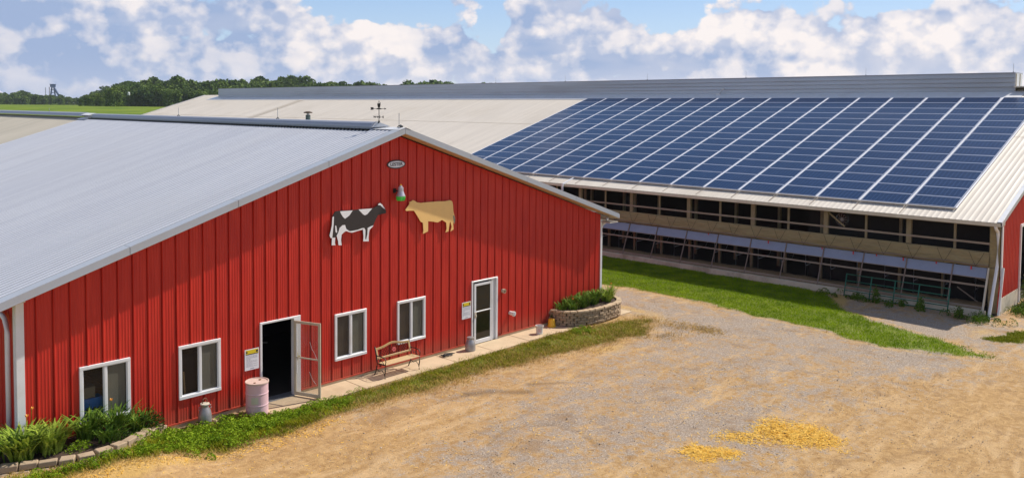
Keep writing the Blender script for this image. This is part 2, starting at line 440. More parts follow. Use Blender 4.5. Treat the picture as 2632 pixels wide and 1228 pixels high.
# solar glass: silicon cells with thin bright lines between them (object space: x across, y up the slope)
def solar_mat():
    mt, t, p, out = new_mat('solar_cell_glass')
    oc = coords(t)
    s3 = t.n('ShaderNodeSeparateXYZ'); t.link(oc, s3.inputs[0])
    def line(v, period, w):
        f = t.math('ABSOLUTE', t.math('SUBTRACT', t.math('FRACT', t.math('DIVIDE', v, period)), .5))
        return t.math('GREATER_THAN', f, .5 - w / period / 2)
    lx = line(t.math('ADD', s3.outputs[0], .91), .182, .012)
    ly = line(t.math('ADD', s3.outputs[1], .48), .16, .006)
    grid = t.math('MAXIMUM', lx, ly)
    info = t.n('ShaderNodeObjectInfo')
    n1 = t.noise(worldpos(t), .35, 3, .6)
    c = t.mix(n1, (.004, .015, .050), (.007, .032, .105))
    c = t.mix(t.math('MULTIPLY', info.outputs['Random'], .35), c, (.009, .026, .085))
    c = t.mix(t.math('MULTIPLY', grid, .6), c, (.09, .14, .26))
    t.link(c, p.inputs['Base Color'])
    t.link(t.math('MULTIPLY_ADD', n1, .1, .13), p.inputs['Roughness'])
    p.inputs['Specular IOR Level'].default_value = .28
    return mt
M['solar'] = solar_mat()
M['solar_frame'] = simple('silver_panel_frame', (.46, .50, .62), .35, .2, var=.05)
M['rail_white'] = simple('bright_aluminium_strip', (.86, .86, .90), .35, .0, var=.03)

# ground
def ground_mat():
    mt, t, p, out = new_mat('farmyard_ground')
    pos = worldpos(t)
    at = t.n('ShaderNodeAttribute'); at.attribute_name = 'cover'
    sc = t.n('ShaderNodeSeparateColor'); t.link(at.outputs['Color'], sc.inputs[0])
    gr, gv, sw = sc.outputs; stn = at.outputs['Alpha']
    flat = t.scale(pos, (1, 1, 0))
    mid = t.noise(flat, 1.7, 7, .70)
    mot = t.noise(t.vmath('ADD', flat, (7.3, 2.1, 0)), 4.5, 6, .72, .5)
    streak = t.noise(t.vmath('MULTIPLY', t.vmath('ADD', flat, (0, 0, 0)), (.45, 1.7, 0)), 1.0, 6, .68, .8)
    fine = t.noise(flat, 16, 6, .80)
    grit = t.voro(flat, 46, out='Color')
    gsep = t.n('ShaderNodeSeparateColor'); t.link(grit, gsep.inputs[0])
    dirt = t.mix(t.ramp(mot, .28, .72), (.34, .20, .085), (.55, .355, .16))
    dirt = t.mix(t.math('MULTIPLY', t.ramp(streak, .45, .68), .7), dirt, (.62, .43, .235))
    dirt = t.mix(t.math('MULTIPLY', t.ramp(fine, .52, .70), .45), dirt, (.36, .24, .13))
    stone = t.mix(t.ramp(fine, .30, .70), (.19, .155, .125), (.47, .385, .315))
    stone = t.mix(t.math('MULTIPLY', t.ramp(gsep.outputs[0], .75, .97), .45), stone, (.68, .59, .49))
    stone = t.mix(t.math('MULTIPLY', t.ramp(gsep.outputs[1], .80, .97), .6), stone, (.18, .14, .11))
    k = t.math('ADD', gv, t.math('MULTIPLY_ADD', mid, 1.9, -.95))
    k = t.math('ADD', k, t.math('MULTIPLY_ADD', fine, 1.3, -.65))
    k = t.math('ADD', k, t.math('MULTIPLY_ADD', mot, 1.9, -.95))
    c = t.mix(t.math('MULTIPLY', t.ramp(k, .30, .85), .95), dirt, stone)
    dark = t.noise(flat, .9, 6, .72, .4)
    c = t.mix(t.math('MULTIPLY', t.ramp(dark, .52, .68), .6), c, (.27, .17, .09))
    c = t.mix(t.math('MULTIPLY', t.ramp(t.math('ADD', stn, t.math('MULTIPLY_ADD', mot, 1.0, -.5)), .2, .9), .75), c, (.17, .11, .06))
    c = t.mix(t.math('MULTIPLY', t.ramp(t.math('ADD', sw, t.math('MULTIPLY_ADD', mot, 1.2, -.6)), .30, .75), .85), c, t.mix(fine, (.40, .24, .07), (.72, .48, .17)))
    green = t.mix(t.ramp(t.noise(flat, .06, 4, .6), .35, .65), (.11, .19, .010), (.20, .27, .016))
    green = t.mix(t.ramp(fine, .4, .7), green, (.07, .09, .012))
    c = t.mix(gr, c, green)
    t.link(c, p.inputs['Base Color']); p.inputs['Roughness'].default_value = .95; p.inputs['Specular IOR Level'].default_value = .15
    b = t.n('ShaderNodeBump'); b.inputs['Strength'].default_value = .9; b.inputs['Distance'].default_value = .022
    h = t.math('ADD', t.math('MULTIPLY', fine, 1.0), t.math('ADD', t.math('MULTIPLY', gsep.outputs[0], .30), t.math('MULTIPLY', mot, 1.2)))
    t.link(h, b.inputs['Height']); t.link(b.outputs[0], p.inputs['Normal'])
    return mt
M['ground'] = ground_mat()

# ================================================================== GROUND
def hgt(x, y):
    """height of the ground"""
    x = np.asarray(x, float); y = np.asarray(y, float)
    h = np.full(np.broadcast(x, y).shape, -0.15)
    h = h + 0.45 * sm((-16.9 - x) / 2.2) * sm((y + 4.6) / 2.8) * sm((x + 40) / 10)
    r = np.hypot(x - CAM.x, y - CAM.y)
    h = h + 7.0 * sm((r - 130) / 300)
    return h
def axis(a, b, step, far):
    mid = np.arange(a, b + step, step); out = [mid]
    e = step; q = mid[-1]; up = []
    while q < far: e *= 1.12; q += e; up.append(q)
    e = step; q = mid[0]; dn = []
    while q > -far: e *= 1.12; q -= e; dn.append(q)
    return np.concatenate([dn[::-1], mid, up])
gx = axis(-23.5, 11.5, .11, 3600); gy = axis(-17, 13, .11, 3600)
GX, GY = np.meshgrid(gx, gy, indexing='ij')
LAWN = [(4.2, 92), (4.1, 30), (4.06, 12), (4.1, 2.9), (4.5, .4), (4.2, -2.3), (3.9, -4.8), (3.8, -6.9), (3.3, -8.4), (3.1, -10.2), (3.6, -11.7), (4.2, -13.0), (4.6, -12.6), (5.3, -10.7), (6.2, -8.5), (6.9, -7.0), (7.6, -6.4), (8.7, -5.9), (9.9, -5.2), (9.9, 92)]
VERGE = [(-21.6, -1.3), (-20.4, -1.6), (-19.2, -1.65), (-18.4, -1.0), (-17.5, -.35), (-16.9, -.42), (-15.9, -.55), (-15.4, -.75), (-14.95, -.9), (-13.6, -1.0), (-12.5, -.95), (-9.0, -1.0), (-5.8, -1.03), (-3.0, -1.0), (-1.9, -1.25), (-.6, -1.7), (.1, -1.9), (.2, -2.4), (-.7, -2.6), (-1.6, -3.2), (-2.6, -2.9), (-4.0, -2.9), (-6.5, -2.45), (-9.1, -2.15), (-11, -2.1), (-12.5, -2.0), (-13.9, -2.0), (-15.7, -2.1), (-16.5, -1.9), (-17.6, -2.0), (-18.4, -1.95), (-19.5, -2.0), (-21.6, -1.9)]
PATCH = [(.2, -2.0), (.6, -2.4), (.3, -2.8), (-.2, -2.5)]
RPATCH = [(6.6, -12.2), (7.6, -12.5), (8.6, -12.6), (8.8, -13.4), (7.4, -13.4), (6.7, -13.1)]
WEEDY = [(7.6, -6.0), (9.9, -5.4), (9.9, -11.6), (14, -12.2), (14, -13.2), (9.6, -12.6), (8.9, -11.0), (8.4, -8.4)]
nz = lambda x, y, s, sd: fbm(x, y, s, 4, sd) - .5
def grass_mask(x, y, soft=.25):
    a = sdist(x, y, LAWN) + .8 * nz(x, y, 1.3, 3) + .5 * nz(x, y, .35, 9)
    b = sdist(x, y, VERGE) + .6 * nz(x, y, 1.7, 5)
    c = sdist(x, y, RPATCH) + .7 * nz(x, y, 1.6, 8)
    return sm(np.maximum(np.maximum(a, b), c) / soft + .5)
near = (GX > -24) & (GX < 16) & (GY > -18) & (GY < 95)
Hh = hgt(GX, GY)
relief = .05 * nz(GX, GY, .45, 21) + .022 * nz(GX, GY, 2.2, 25) + .012 * nz(GX, GY, 4.1, 29)
wallside = sm((-.9 - GY) / 1.2)
Hh = Hh + np.where(near, relief * np.where(GX < 1, wallside, 1.0), 0)
gr = np.zeros_like(GX); gv = np.full_like(GX, .45); sw = np.zeros_like(GX)
gr[near] = grass_mask(GX[near], GY[near]) * .85
yard = (GX > -24) & (GX < 60) & (GY > -60) & (GY < 100)
rad = np.hypot(GX - CAM.x, GY - CAM.y)
gr = np.where(~yard & ((rad > 60) | (GX < -23) & (GY > 3)), 1.0, gr)
x, y = GX, GY
gauss = lambda cx, cy, sx, sy: np.exp(-((x - cx) / sx) ** 2 - ((y - cy) / sy) ** 2)
gv = .40 + .52 * gauss(2.0, 3, 1.6, 9) + .34 * gauss(-1.5, -6.0, 4.5, 3.2) + .30 * gauss(-10.5, -6.5, 3.8, 3.0) + .30 * gauss(2.5, -11.5, 2.5, 3) + .45 * gauss(-7.6, -9.6, 2.2, 1.4) + .5 * gauss(6.5, -9.5, 2.2, 4)
gv = gv - .5 * gauss(-3.5, -15.5, 5, 2.6) - .45 * gauss(-14.5, -4.2, 4.5, 1.6) - .25 * gauss(3.5, -15, 4, 1.5) + .5 * nz(x, y, .6, 33) - .4 * gauss(-17.5, -3.6, 3, 1.5) - .3 * gauss(-10, -9.8, 2, 1.2)
def track(p, q, w):
    (ax, ay), (bx, by) = p, q; ex, ey = bx - ax, by - ay
    t = np.clip(((x - ax) * ex + (y - ay) * ey) / (ex * ex + ey * ey), 0, 1)
    return np.exp(-((np.hypot(x - ax - t * ex, y - ay - t * ey)) / w) ** 2)
for p, q, w, a in (((-1.4, -15.0), (-8.2, -13.0), .28, .5), ((-1.6, -13.8), (-6.5, -13.4), .16, .3), ((-.5, -16.2), (-6.5, -14.6), .2, .35), ((4, -11.5), (-6, -9.6), .22, -.18), ((3.2, -12.8), (-5.8, -11.2), .22, .25)):
    tr = track(p, q, w); gv = gv - a * tr; Hh = Hh - .025 * tr
for cx, cy, rr, a0, a1, w, a in ((-11.2, -8.6, 2.1, 0.6, 2.6, .2, .18), (-11.2, -8.6, 2.55, .5, 2.7, .2, -.15), (-9, -15, 6.2, .5, 1.5, .2, .0)):
    rr_ = np.hypot(x - cx, y - cy); an = np.arctan2(y - cy, x - cx)
    ar = np.exp(-((rr_ - rr) / w) ** 2) * ((an > a0) & (an < a1)); gv = gv - a * ar; Hh = Hh - .02 * ar
edge = sdist(GX[near], GY[near], VERGE); swn = .42 * np.exp(-((edge + .30) / .55) ** 2)
edge2 = sdist(GX[near], GY[near], LAWN); swn = np.maximum(swn, .5 * np.exp(-((edge2 + .22) / .3) ** 2))
sw[near] = swn * np.where(GY[near] > -.9, np.where(GX[near] < .6, 0, 1), 1)
sw = sw + .6 * gauss(1.2, -.4, .5, 2.4) + .55 * gauss(8.6, -5.9, 1.2, .5) + .5 * gauss(7.6, -11.8, 1.5, .6) + .45 * gauss(-20, -2.4, 2.2, .7) + .5 * gauss(.5, -4.6, .5, .5) + .35 * gauss(-3.9, -3.7, 1.2, .4)
stn = np.zeros_like(GX)
def path(P, w, a, d=0.0):
    global stn, Hh
    f = 0
    for p, q in zip(P[:-1], P[1:]): f = np.maximum(f, track(p, q, w))
    stn = np.maximum(stn, a * f); Hh = Hh - d * f
path([(-10.3, -3.3), (-9.56, -3.75), (-8.92, -4.39)], .28, .75); path([(-8.42, -3.95), (-7.6, -4.6)], .18, .65)
path([(-12.3, -6.14), (-11.54, -5.86), (-10.79, -5.98), (-10.16, -6.5), (-10.13, -7.27), (-10.53, -8.08)], .13, .55, .03)
path([(-12.45, -5.75), (-11.4, -5.36), (-10.2, -5.5), (-9.6, -6.3)], .10, .4, .02); path([(-13.2, -6.0), (-12.7, -6.8)], .25, .45)
path([(-13.5, -3.4), (-11.8, -3.2)], .2, .4); path([(-.4, -3.0), (.1, -3.3)], .15, .5)
rs = np.random.RandomState(3)
for _ in range(26):
    cx_, cy_ = rs.uniform(-15, 4), rs.uniform(-15, -3); an_ = rs.normal(-.55, .25); l_ = rs.uniform(.5, 2.2)
    path([(cx_, cy_), (cx_ + l_ * math.cos(an_), cy_ + l_ * math.sin(an_))], rs.uniform(.05, .14), rs.uniform(.15, .4), .012)
V = np.stack([GX, GY, Hh], -1).reshape(-1, 3)
ni, nj = GX.shape
ii, jj = np.meshgrid(np.arange(ni - 1), np.arange(nj - 1), indexing='ij'); a = (ii * nj + jj).ravel()
loops = np.stack([a, a + nj, a + nj + 1, a + 1], -1)
me = fast_mesh('ground', V, loops, np.arange(len(a)) * 4, M['ground'], smooth=True)
ca = me.color_attributes.new('cover', 'FLOAT_COLOR', 'POINT')
cc = np.stack([np.clip(gr, 0, 1), np.clip(gv, 0, 1.2), np.clip(sw, 0, 1), np.clip(stn, 0, 1)], -1).astype(np.float32)
ca.data.foreach_set('color', cc.ravel())
ground = link_mesh('ground', me); tag(ground, kind='structure')
def relz(px, py): 
    r_ = .05 * nz(px, py, .45, 21) + .022 * nz(px, py, 2.2, 25) + .012 * nz(px, py, 4.1, 29)
    return hgt(px, py) + r_ * np.where(px < 1, sm((-.9 - py) / 1.2), 1.0)

# concrete walk: slabs with open joints
walk = thing('walkway'); tag(walk, kind='structure')
xs_ = [-15.0, -13.55, -12.1, -10.4, -8.6, -6.9, -5.2, -3.6, -2.0, -.6, .75]
for i in range(len(xs_) - 1):
    b = MB(); x0, x1 = xs_[i] + .008, xs_[i + 1] - .008
    w = .86 if i == 0 else 1.02 + random.uniform(-.04, .04)
    b.box(x0, x1, -w, -.012, -.3, -.105 + random.uniform(-.006, .006))
    b.build('concrete_slab', M['concrete'], walk, bevel=.008)

# ================================================================== RED BARN
GW = 20.5; SL = .327; APX = -10.25; ZR = 7.26
roofz = lambda x: ZR - SL * abs(x - APX)
barn = thing('red_barn', (APX, 0, -.15), 'red steel barn with pale grey ribbed roof and two cow boards on its gable', 'barn')
barn.location = (0, 0, 0)
OPEN = [(-19.36, -18.28, .58, 1.88), (-17.05, -16.0, .60, 1.89), (-12.45, -11.39, .58, 1.88), (-10.17, -9.10, .60, 1.88), (-14.80, -13.66, -.2, 2.05), (-6.99, -5.84, -.2, 2.02)]
def rib(xr):
    """depth of the steel profile at distance xr from the main rib (period .35 m)"""
    pts = [(0, .0), (.012, .021), (.034, .021), (.050, 0), (.095, 0), (.103, .005), (.117, .005), (.125, 0), (.165, 0), (.173, .005), (.187, .005), (.195, 0), (.235, 0), (.243, .005), (.257, .005), (.265, 0), (.295, 0), (.303, .005), (.315, .005), (.320, 0), (.323, -.03), (.346, -.03), (.35, 0)]
    return pts
def gable_strip(xa, xb, x_rib, topf, openings, place, zbot=0.0):
    """one sheet of the wall between xa and xb; place(x, depth, z) gives the point in space"""
    pr = rib(0); xs = [x_rib + p[0] for p in pr]; ds = [p[1] for p in pr]
    cut = [xa, xb] + [e for o in openings for e in o[:2]]
    allx = sorted(set([q for q in xs + cut if xa - 1e-6 <= q <= xb + 1e-6]))
    b = MB()
    for u, v in zip(allx[:-1], allx[1:]):
        if v - u < 1e-5: continue
        m_ = (u + v) / 2; iv = [(zbot, None)]
        segs = []
        z0 = zbot; hit = sorted([o for o in openings if o[0] < m_ < o[1]], key=lambda o: o[2])
        for o in hit:
            if o[2] > z0: segs.append((z0, z0, o[2], o[2]))
            z0 = o[3]
        segs.append((z0, z0, topf(u), topf(v)))
        du = np.interp(u, xs, ds); dv = np.interp(v, xs, ds)
        for (a0, a1, b0, b1) in segs:
            b.add([place(u, du, a0), place(v, dv, a1), place(v, dv, b1), place(u, du, b0)], [(0, 1, 2, 3)])
    return b
k = 0; x0 = -20.26 - .35
while x0 < 0:
    xa = max(x0, -GW); xb = min(x0 + .35, 0.0)
    if xb - xa > .02:
        cut_ = [o_ for o_ in OPEN if o_[0] <= xa and xb <= o_[1] and o_[2] > 0]
        pl3 = lambda X, dd, Z: (X, -dd, Z)
        if cut_:
            gable_strip(xa, xb, x0, lambda q: cut_[0][2], [], pl3).build('siding_panel', M['red'], barn, recalc=False)
            gable_strip(xa, xb, x0, lambda q: roofz(q) - .20, [], pl3, zbot=cut_[0][3]).build('siding_panel', M['red'], barn, recalc=False)
        else:
            gable_strip(xa, xb, x0, lambda q: roofz(q) - .20, OPEN, pl3).build('siding_panel', M['red'], barn, recalc=False)
    x0 += .35
# bottom flashing, foundation and floor
b = MB(); segs_ = [(-20.5, -14.86), (-13.6, -7.05), (-5.78, 0)]
for u, v in segs_: b.box(u, v, -.034, .002, -.035, .004)
b.build('base_flashing', M['red'], barn)
b = MB()
for u, v in segs_: b.box(u, v, -.012, .10, -.6, -.036)
b.build('foundation', M['concrete'], barn)
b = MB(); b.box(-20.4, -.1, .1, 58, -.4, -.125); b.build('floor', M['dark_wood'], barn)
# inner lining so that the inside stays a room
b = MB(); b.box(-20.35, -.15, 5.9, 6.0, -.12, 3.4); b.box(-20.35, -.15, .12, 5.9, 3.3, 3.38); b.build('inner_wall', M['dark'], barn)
# side walls with ribbed steel
def side_wall(X, sgn, y0, y1, h, par, nm):
    b = MB(); y = y0
    while y < y1:
        pr = [(0, 0), (.012, .021), (.034, .021), (.05, 0), (.12, 0), (.13, .005), (.15, .005), (.16, 0), (.24, 0), (.25, .005), (.27, .005), (.28, 0), (.35, 0)]
        for (a_, d0), (b_, d1) in zip(pr[:-1], pr[1:]):
            if y + a_ >= y1: break
            b.add([(X + sgn * d0, y + a_, -.1), (X + sgn * d1, y + b_, -.1), (X + sgn * d1, y + b_, h), (X + sgn * d0, y + a_, h)], [(0, 1, 2, 3)])
        y += .35
    return b.build(nm, M['red'], par, recalc=False)
side_wall(-20.56, -1, 0, 58, 3.62, barn, 'side_wall'); side_wall(0.0, 1, 0, 58, 3.55, barn, 'side_wall')
# corner posts
b = MB(); b.box(-20.66, -20.50, -.035, .01, -.1, 3.66); b.box(-20.672, -20.61, .012, .14, -.1, 3.66); b.build('corner_trim', M['white'], barn)
b = MB(); b.box(-20.70, -20.47, -.05, .15, 3.60, 3.64); b.build('trim_cap', M['cream'], barn)
b = MB(); b.box(0.0, .10, -.03, .12, -.12, 3.50); b.build('corner_trim', M['white'], barn)
# roof sheets
def roof_sheet(par, nm, mt, ya, yb, xe, xr, ze_, zr_, period, h=.022, rows=1, wr=.045, pan=None):
    ys = []; hs = []; y = ya
    while y < yb - 1e-6:
        for a_, hh in ((0, 0), (.008, h), (wr - .016, h), (wr, 0)):
            if y + a_ <= yb: ys.append(y + a_); hs.append(hh)
        y += period
    ys.append(yb); hs.append(0)
    ys = np.array(ys); hs = np.array(hs); n = len(ys); V = []
    for r_ in range(rows + 1):
        f = r_ / rows; X = xe + (xr - xe) * f; Z = ze_ + (zr_ - ze_) * f
        V.append(np.stack([np.full(n, X), ys, Z + hs], -1))
    V = np.concatenate(V); i = np.arange(n - 1); L = []
    for r_ in range(rows): L.append(np.stack([r_ * n + i, r_ * n + i + 1, (r_ + 1) * n + i + 1, (r_ + 1) * n + i], -1))
    L = np.concatenate(L)
    if xe > xr: L = L[:, ::-1]
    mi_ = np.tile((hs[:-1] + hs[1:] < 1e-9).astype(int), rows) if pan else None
    me = fast_mesh(nm, V, L, np.arange(len(L)) * 4, [mt, pan] if pan else mt, mi_); return link_mesh(nm, me, par)
XE0, XE1 = -21.1, .6
roof_sheet(barn, 'roof', M['roof_new'], -.17, 25.5, XE0, APX, roofz(XE0), ZR, .2, h=.014, wr=.115, pan=M['roof_pan_shade'])  # the pans carry painted shade so the ribs read as stripes
roof_sheet(barn, 'roof', M['roof_new'], -.17, 25.5, XE1, APX, roofz(XE1), ZR, .2)
roof_sheet(barn, 'old_roof', M['roof_old'], 25.5, 58, XE0, APX, roofz(XE0) - .03, ZR - .03, .3)
roof_sheet(barn, 'old_roof', M['roof_old'], 25.5, 58, XE1, APX, roofz(XE1) - .03, ZR - .03, .3)
def sloped(b, xa, xb, y0, y1, t0, t1, mi=0):
    """a band following the roof slope between xa and xb, from t1 to t0 below the roof plane"""
    za, zb = roofz(xa), roofz(xb)
    b.add([(xa, y0, za - t0), (xb, y0, zb - t0), (xb, y1, zb - t0), (xa, y1, za - t0), (xa, y0, za - t1), (xb, y0, zb - t1), (xb, y1, zb - t1), (xa, y1, za - t1)],
          [(0, 1, 2, 3), (7, 6, 5, 4), (0, 4, 5, 1), (1, 5, 6, 2), (2, 6, 7, 3), (3, 7, 4, 0)], mi)
for xa, xb in ((XE0 - .01, APX), (APX, XE1 + .01)):
    n = 4
    for i in range(n):
        u = xa + (xb - xa) * i / n; v = xa + (xb - xa) * (i + 1) / n
        b = MB(); e = .006
        sloped(b, u + e, v - e, -.47, -.12, -.028, -.016)        # top flange
        sloped(b, u + e, v - e, -.482, -.462, -.028, .135)       # face
        sloped(b, u + e, v - e, -.488, -.455, .128, .150)       # lip
        b.build('rake_trim', M['trim_grey'], barn)
    b = MB(); sloped(b, xa + .03, xb, -.455, -.026, .145, .165); b.build('soffit', M['soffit'], barn)
    b = MB(); sloped(b, xa, xb, -.11, .06, .02, .14); b.build('rafter', M['dark_wood'], barn)
b = MB()
for X, s in ((XE0, -1), (XE1, 1)):
    b.box(X - .015, X + .015, -.485, 57.9, roofz(X) - .16, roofz(X) - .012)
b.build('eave_trim', M['white'], barn)
b = MB(); b.box(.03, .56, .0, 57.9, 3.40, 3.43); b.build('eave_soffit', M['soffit'], barn)
b = MB(); b.box(.02, .56, -.455, -.03, 3.40, 3.43); b.build('eave_return', M['cream'], barn)
# peak cap and ridge vents
def half_round(b, y0, y1, r, zc, n=8, tz=0):
    vs = []; 
    for yy in (y0, y1):
        for j in range(n + 1):
            an = PI * j / n; vs.append((APX - r * 1.25 * math.cos(an), yy, zc + r * math.sin(an)))
    fs = [(j, j + 1, n + 2 + j, n + 1 + j) for j in range(n)] + [tuple(range(n + 1)), tuple(range(2 * n + 1, n, -1))]
    b.add(vs, fs)
b = MB(); half_round(b, .95, 24.5, .17, ZR + .015); b.box(APX - .21, APX + .21, .95, 24.5, ZR - .1, ZR + .012); b.build('ridge_vent', M['vent_metal'], barn, smooth=False)
b = MB(); half_round(b, 25.7, 57.5, .20, ZR + .03); b.build('ridge_vent', M['vent_metal'], barn)
def ridge_cap(b, y0, y1, w, up):
    b.add([(APX - w, y0, ZR - w * SL + up), (APX, y0, ZR + up), (APX + w, y0, ZR - w * SL + up), (APX - w, y1, ZR - w * SL + up), (APX, y1, ZR + up), (APX + w, y1, ZR - w * SL + up)], [(0, 1, 4, 3), (1, 2, 5, 4)])
b = MB(); ridge_cap(b, -.49, .95, .22, .035)
b.add([(APX - .2, .95, ZR + .01), (APX, .95, ZR + .2), (APX + .2, .95, ZR + .01), (APX, .25, ZR + .05)], [(0, 1, 3), (1, 2, 3), (0, 2, 1)])
b.build('ridge_end_cap', M['white'], barn, recalc=False)
b = MB(); ridge_cap(b, 24.5, 25.7, .5, .05); ridge_cap(b, 24.5, 25.7, .3, .2); b.build('ridge_joint_cap', M['white'], barn, recalc=False)
b = MB()
for k in range(118):   # foam closure teeth under the vent
    y = .97 + k * .2; b.box(APX - .34, APX - .2, y + .06, y + .17, ZR - .10, ZR - .035)
b.build('ridge_closure', M['black'], barn)['kind'] = 'stuff'
# fittings below the peak
b = MB(); b.tube([(APX - .03, -.30, ZR + .05), (APX + .05, -.18, ZR + .09), (APX + .13, -.18, ZR + .05)], .028, 8); b.build('peak_bracket', M['black'], barn)

# windows
def window(x0, x1, z0, z1, left, right, gap=None):
    w = node('window', barn)
    f = .075
    b = MB()
    b.box(x0 - .03, x1 + .03, -.052, .03, z1 - f + .03, z1 + .03); b.box(x0 - .03, x1 + .03, -.058, .03, z0 - .035, z0 + f - .03)
    b.box(x0 - .03, x0 + f - .03, -.05, .03, z0 + f - .03, z1 - f + .03); b.box(x1 - f + .03, x1 + .03, -.05, .03, z0 + f - .03, z1 - f + .03)
    b.build('frame', M['white'], w, bevel=.006)
    xm = (x0 + x1) / 2
    b = MB(); b.box(xm - .028, xm + .028, -.04, .02, z0 + .045, z1 - .045); b.build('mullion', M['white'], w, bevel=.004)
    for (u, v, mt, dy) in ((x0 + .045, xm - .028, left, .0), (xm + .028, x1 - .045, right, -.012)):
        s = MB(); e = .022
        s.box(u, v, dy - .012, dy + .012, z0 + .045, z0 + .045 + e); s.box(u, v, dy - .012, dy + .012, z1 - .045 - e, z1 - .045)
        s.box(u, u + e, dy - .012, dy + .012, z0 + .045 + e, z1 - .045 - e); s.box(v - e, v, dy - .012, dy + .012, z0 + .045 + e, z1 - .045 - e)
        s.build('sash', M['white'], w)
        p_ = MB(); p_.box(u + e, v - e, dy - .003, dy + .003, z0 + .045 + e, z1 - .045 - e); p_.build('pane', M['glass'], w)
        if mt is not None:
            p_ = MB(); p_.box(u + .01, v - .01 - (.03 if mt is M['screen'] else 0), dy + .018, dy + .022, z0 + .06, z1 - .06)
            p_.build('screen', mt, w)
    return w
window(*OPEN[0], None, M['screen']); window(*OPEN[1], None, M['screen'])
window(*OPEN[2], M['screen_brown'], M['screen']); window(*OPEN[3], M['screen_brown'], M['screen'])
for ox in OPEN[:4]:
    b = MB(); b.box(ox[1] - .115, ox[1] - .085, .024, .03, ox[2] + .07, ox[3] - .07); b.build('blind_edge', M['cream'], barn)

# open doorway on the left with its glazed leaf swung out
dl = node('doorway', barn)
x0, x1, z1 = -14.80, -13.66, 2.05
b = MB(); b.box(x0 - .05, x0 + .01, -.045, .12, -.11, z1); b.box(x0 - .05, x1 + .05, -.045, .12, z1, z1 + .055); b.box(x1 - .16, x1 + .05, -.045, .12, -.11, z1)
b.build('frame', M['white'], dl, bevel=.006)
b = MB(); b.box(x0, x1, -.06, .3, -.125, -.098); b.build('threshold', M['galv'], dl)
hx, hy = -13.83, -.05; tx, ty = -13.51, -.87
ux, uy = (tx - hx), (ty - hy); L_ = math.hypot(ux, uy); ux /= L_; uy /= L_
leafe = node('door', barn)
def lp(s, z, o=0): return (hx + ux * s - uy * o, hy + uy * s + ux * o, z)
b = MB()
for (s0, z0_, s1, z1_, w) in ((.035, -.08, .035, 2.0, .075), (L_ - .035, -.08, L_ - .035, 2.0, .075)): b.bar(lp(s0, z0_), lp(s1, z1_), w, .035, up=(uy, -ux, 0))
for z_, h_ in ((1.965, .07), (-.03, .10), (.98, .035)): b.bar(lp(.07, z_), lp(L_ - .07, z_), .034, h_)
b.build('frame', M['beige'], leafe, bevel=.004)
b = MB(); b.bar(lp(.07, .49), lp(L_ - .07, .49), .006, .94); b.bar(lp(.07, 1.465), lp(L_ - .07, 1.465), .006, .94); b.build('pane', M['glass_door'], leafe)
b = MB(); b.bar(lp(.06, .86, .05), lp(.06, 1.10, .05), .045, .03); b.bar(lp(.06, 1.0, .06), lp(.16, 1.0, .06), .02, .02); b.build('handle', M['brass'], leafe, bevel=.004)
b = MB(); b.bar(lp(.09, .55, .006), lp(.09, 1.95, .006), .012, .03, up=(uy, -ux, 0)); b.build('weather_strip', M['white'], leafe)
b = MB()   # reflection streaks put on the glass as thin white bars
for pl_ in (((.52, 1.45), (.60, 1.25), (.66, 1.18), (.76, .99)), ((.50, .62), (.62, .40), (.74, .28))):
    for (s0, a0), (s1, a1) in zip(pl_[:-1], pl_[1:]): b.bar(lp(s0, a0, .005), lp(s1, a1, .005), .004, .009)
b.build('reflection_streak', M['white'], leafe)

# closed storm door on the right
dr = node('doorway', barn); x0, x1, z1 = -6.99, -5.84, 2.02
b = MB(); b.box(x0 - .045, x0 + .015, -.045, .12, -.105, z1 + .05); b.box(x0 + .015, x1 + .04, -.045, .12, z1, z1 + .05); b.box(x1 - .03, x1 + .045, -.045, .12, -.105, z1)
b.box(-6.08, x1 - .04, .03, .09, -.105, z1); b.box(-6.09, -6.03, -.03, .10, -.105, z1 - .005)
b.build('frame', M['white'], dr, bevel=.006)
dd = node('door', barn); u, v = -6.90, -6.10
b = MB(); w = .075
b.box(u, u + w, -.03, .012, -.09, 1.96); b.box(v - .05, v, -.03, .012, -.09, 1.96); b.box(u + w, v - .05, -.03, .012, 1.88, 1.96); b.box(u + w, v - .05, -.03, .012, -.09, .04); b.box(u + w, v - .05, -.034, .008, .985, 1.02)
b.build('frame', M['white'], dd, bevel=.004)
b = MB(); b.box(u + w, v - .05, -.010, -.004, .04, .985); b.box(u + w, v - .05, -.010, -.004, 1.02, 1.88); b.build('pane', M['glass_dark'], dd)
b = MB(); b.box(u - .01, u + .07, -.055, -.03, .80, 1.0); b.box(u + .02, u + .055, -.09, -.055, .86, .90); b.build('handle', M['cream'], dd, bevel=.004)
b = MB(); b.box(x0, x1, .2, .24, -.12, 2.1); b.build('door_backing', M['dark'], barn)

# things kept inside, seen through windows and door
b = MB(); b.box(-19.30, -18.78, .10, .45, .46, .80); b.box(-19.28, -18.82, .12, .43, .83, 1.08); b.box(-19.31, -18.77, .09, .46, .385, .45)
cr = b.build('crate_stack', M['blue_box'], None, bevel=.01); tag(cr, 'blue plastic crates stacked inside behind the leftmost window', 'crate')
b = MB(); b.box(-19.26, -18.98, .16, .40, 1.09, 1.34); tag(b.build('cardboard_box', M['wood_tan'], None, bevel=.01), 'brown cardboard box standing on blue crates behind the leftmost window', 'box')
b = MB(); b.box(-19.4, -18.2, .30, .9, -.12, .37); tag(b.build('bench_cabinet', M['dark_wood'], None), 'dark cabinet indoors under the leftmost window', 'cabinet')
b = MB(); b.tube([(-16.80, .16, -.1), (-16.90, .10, 1.22)], .022, 8); tag(b.build('broom_handle', M['bench_wood'], None), 'yellow wooden broom handle leaning inside the second window', 'broom')
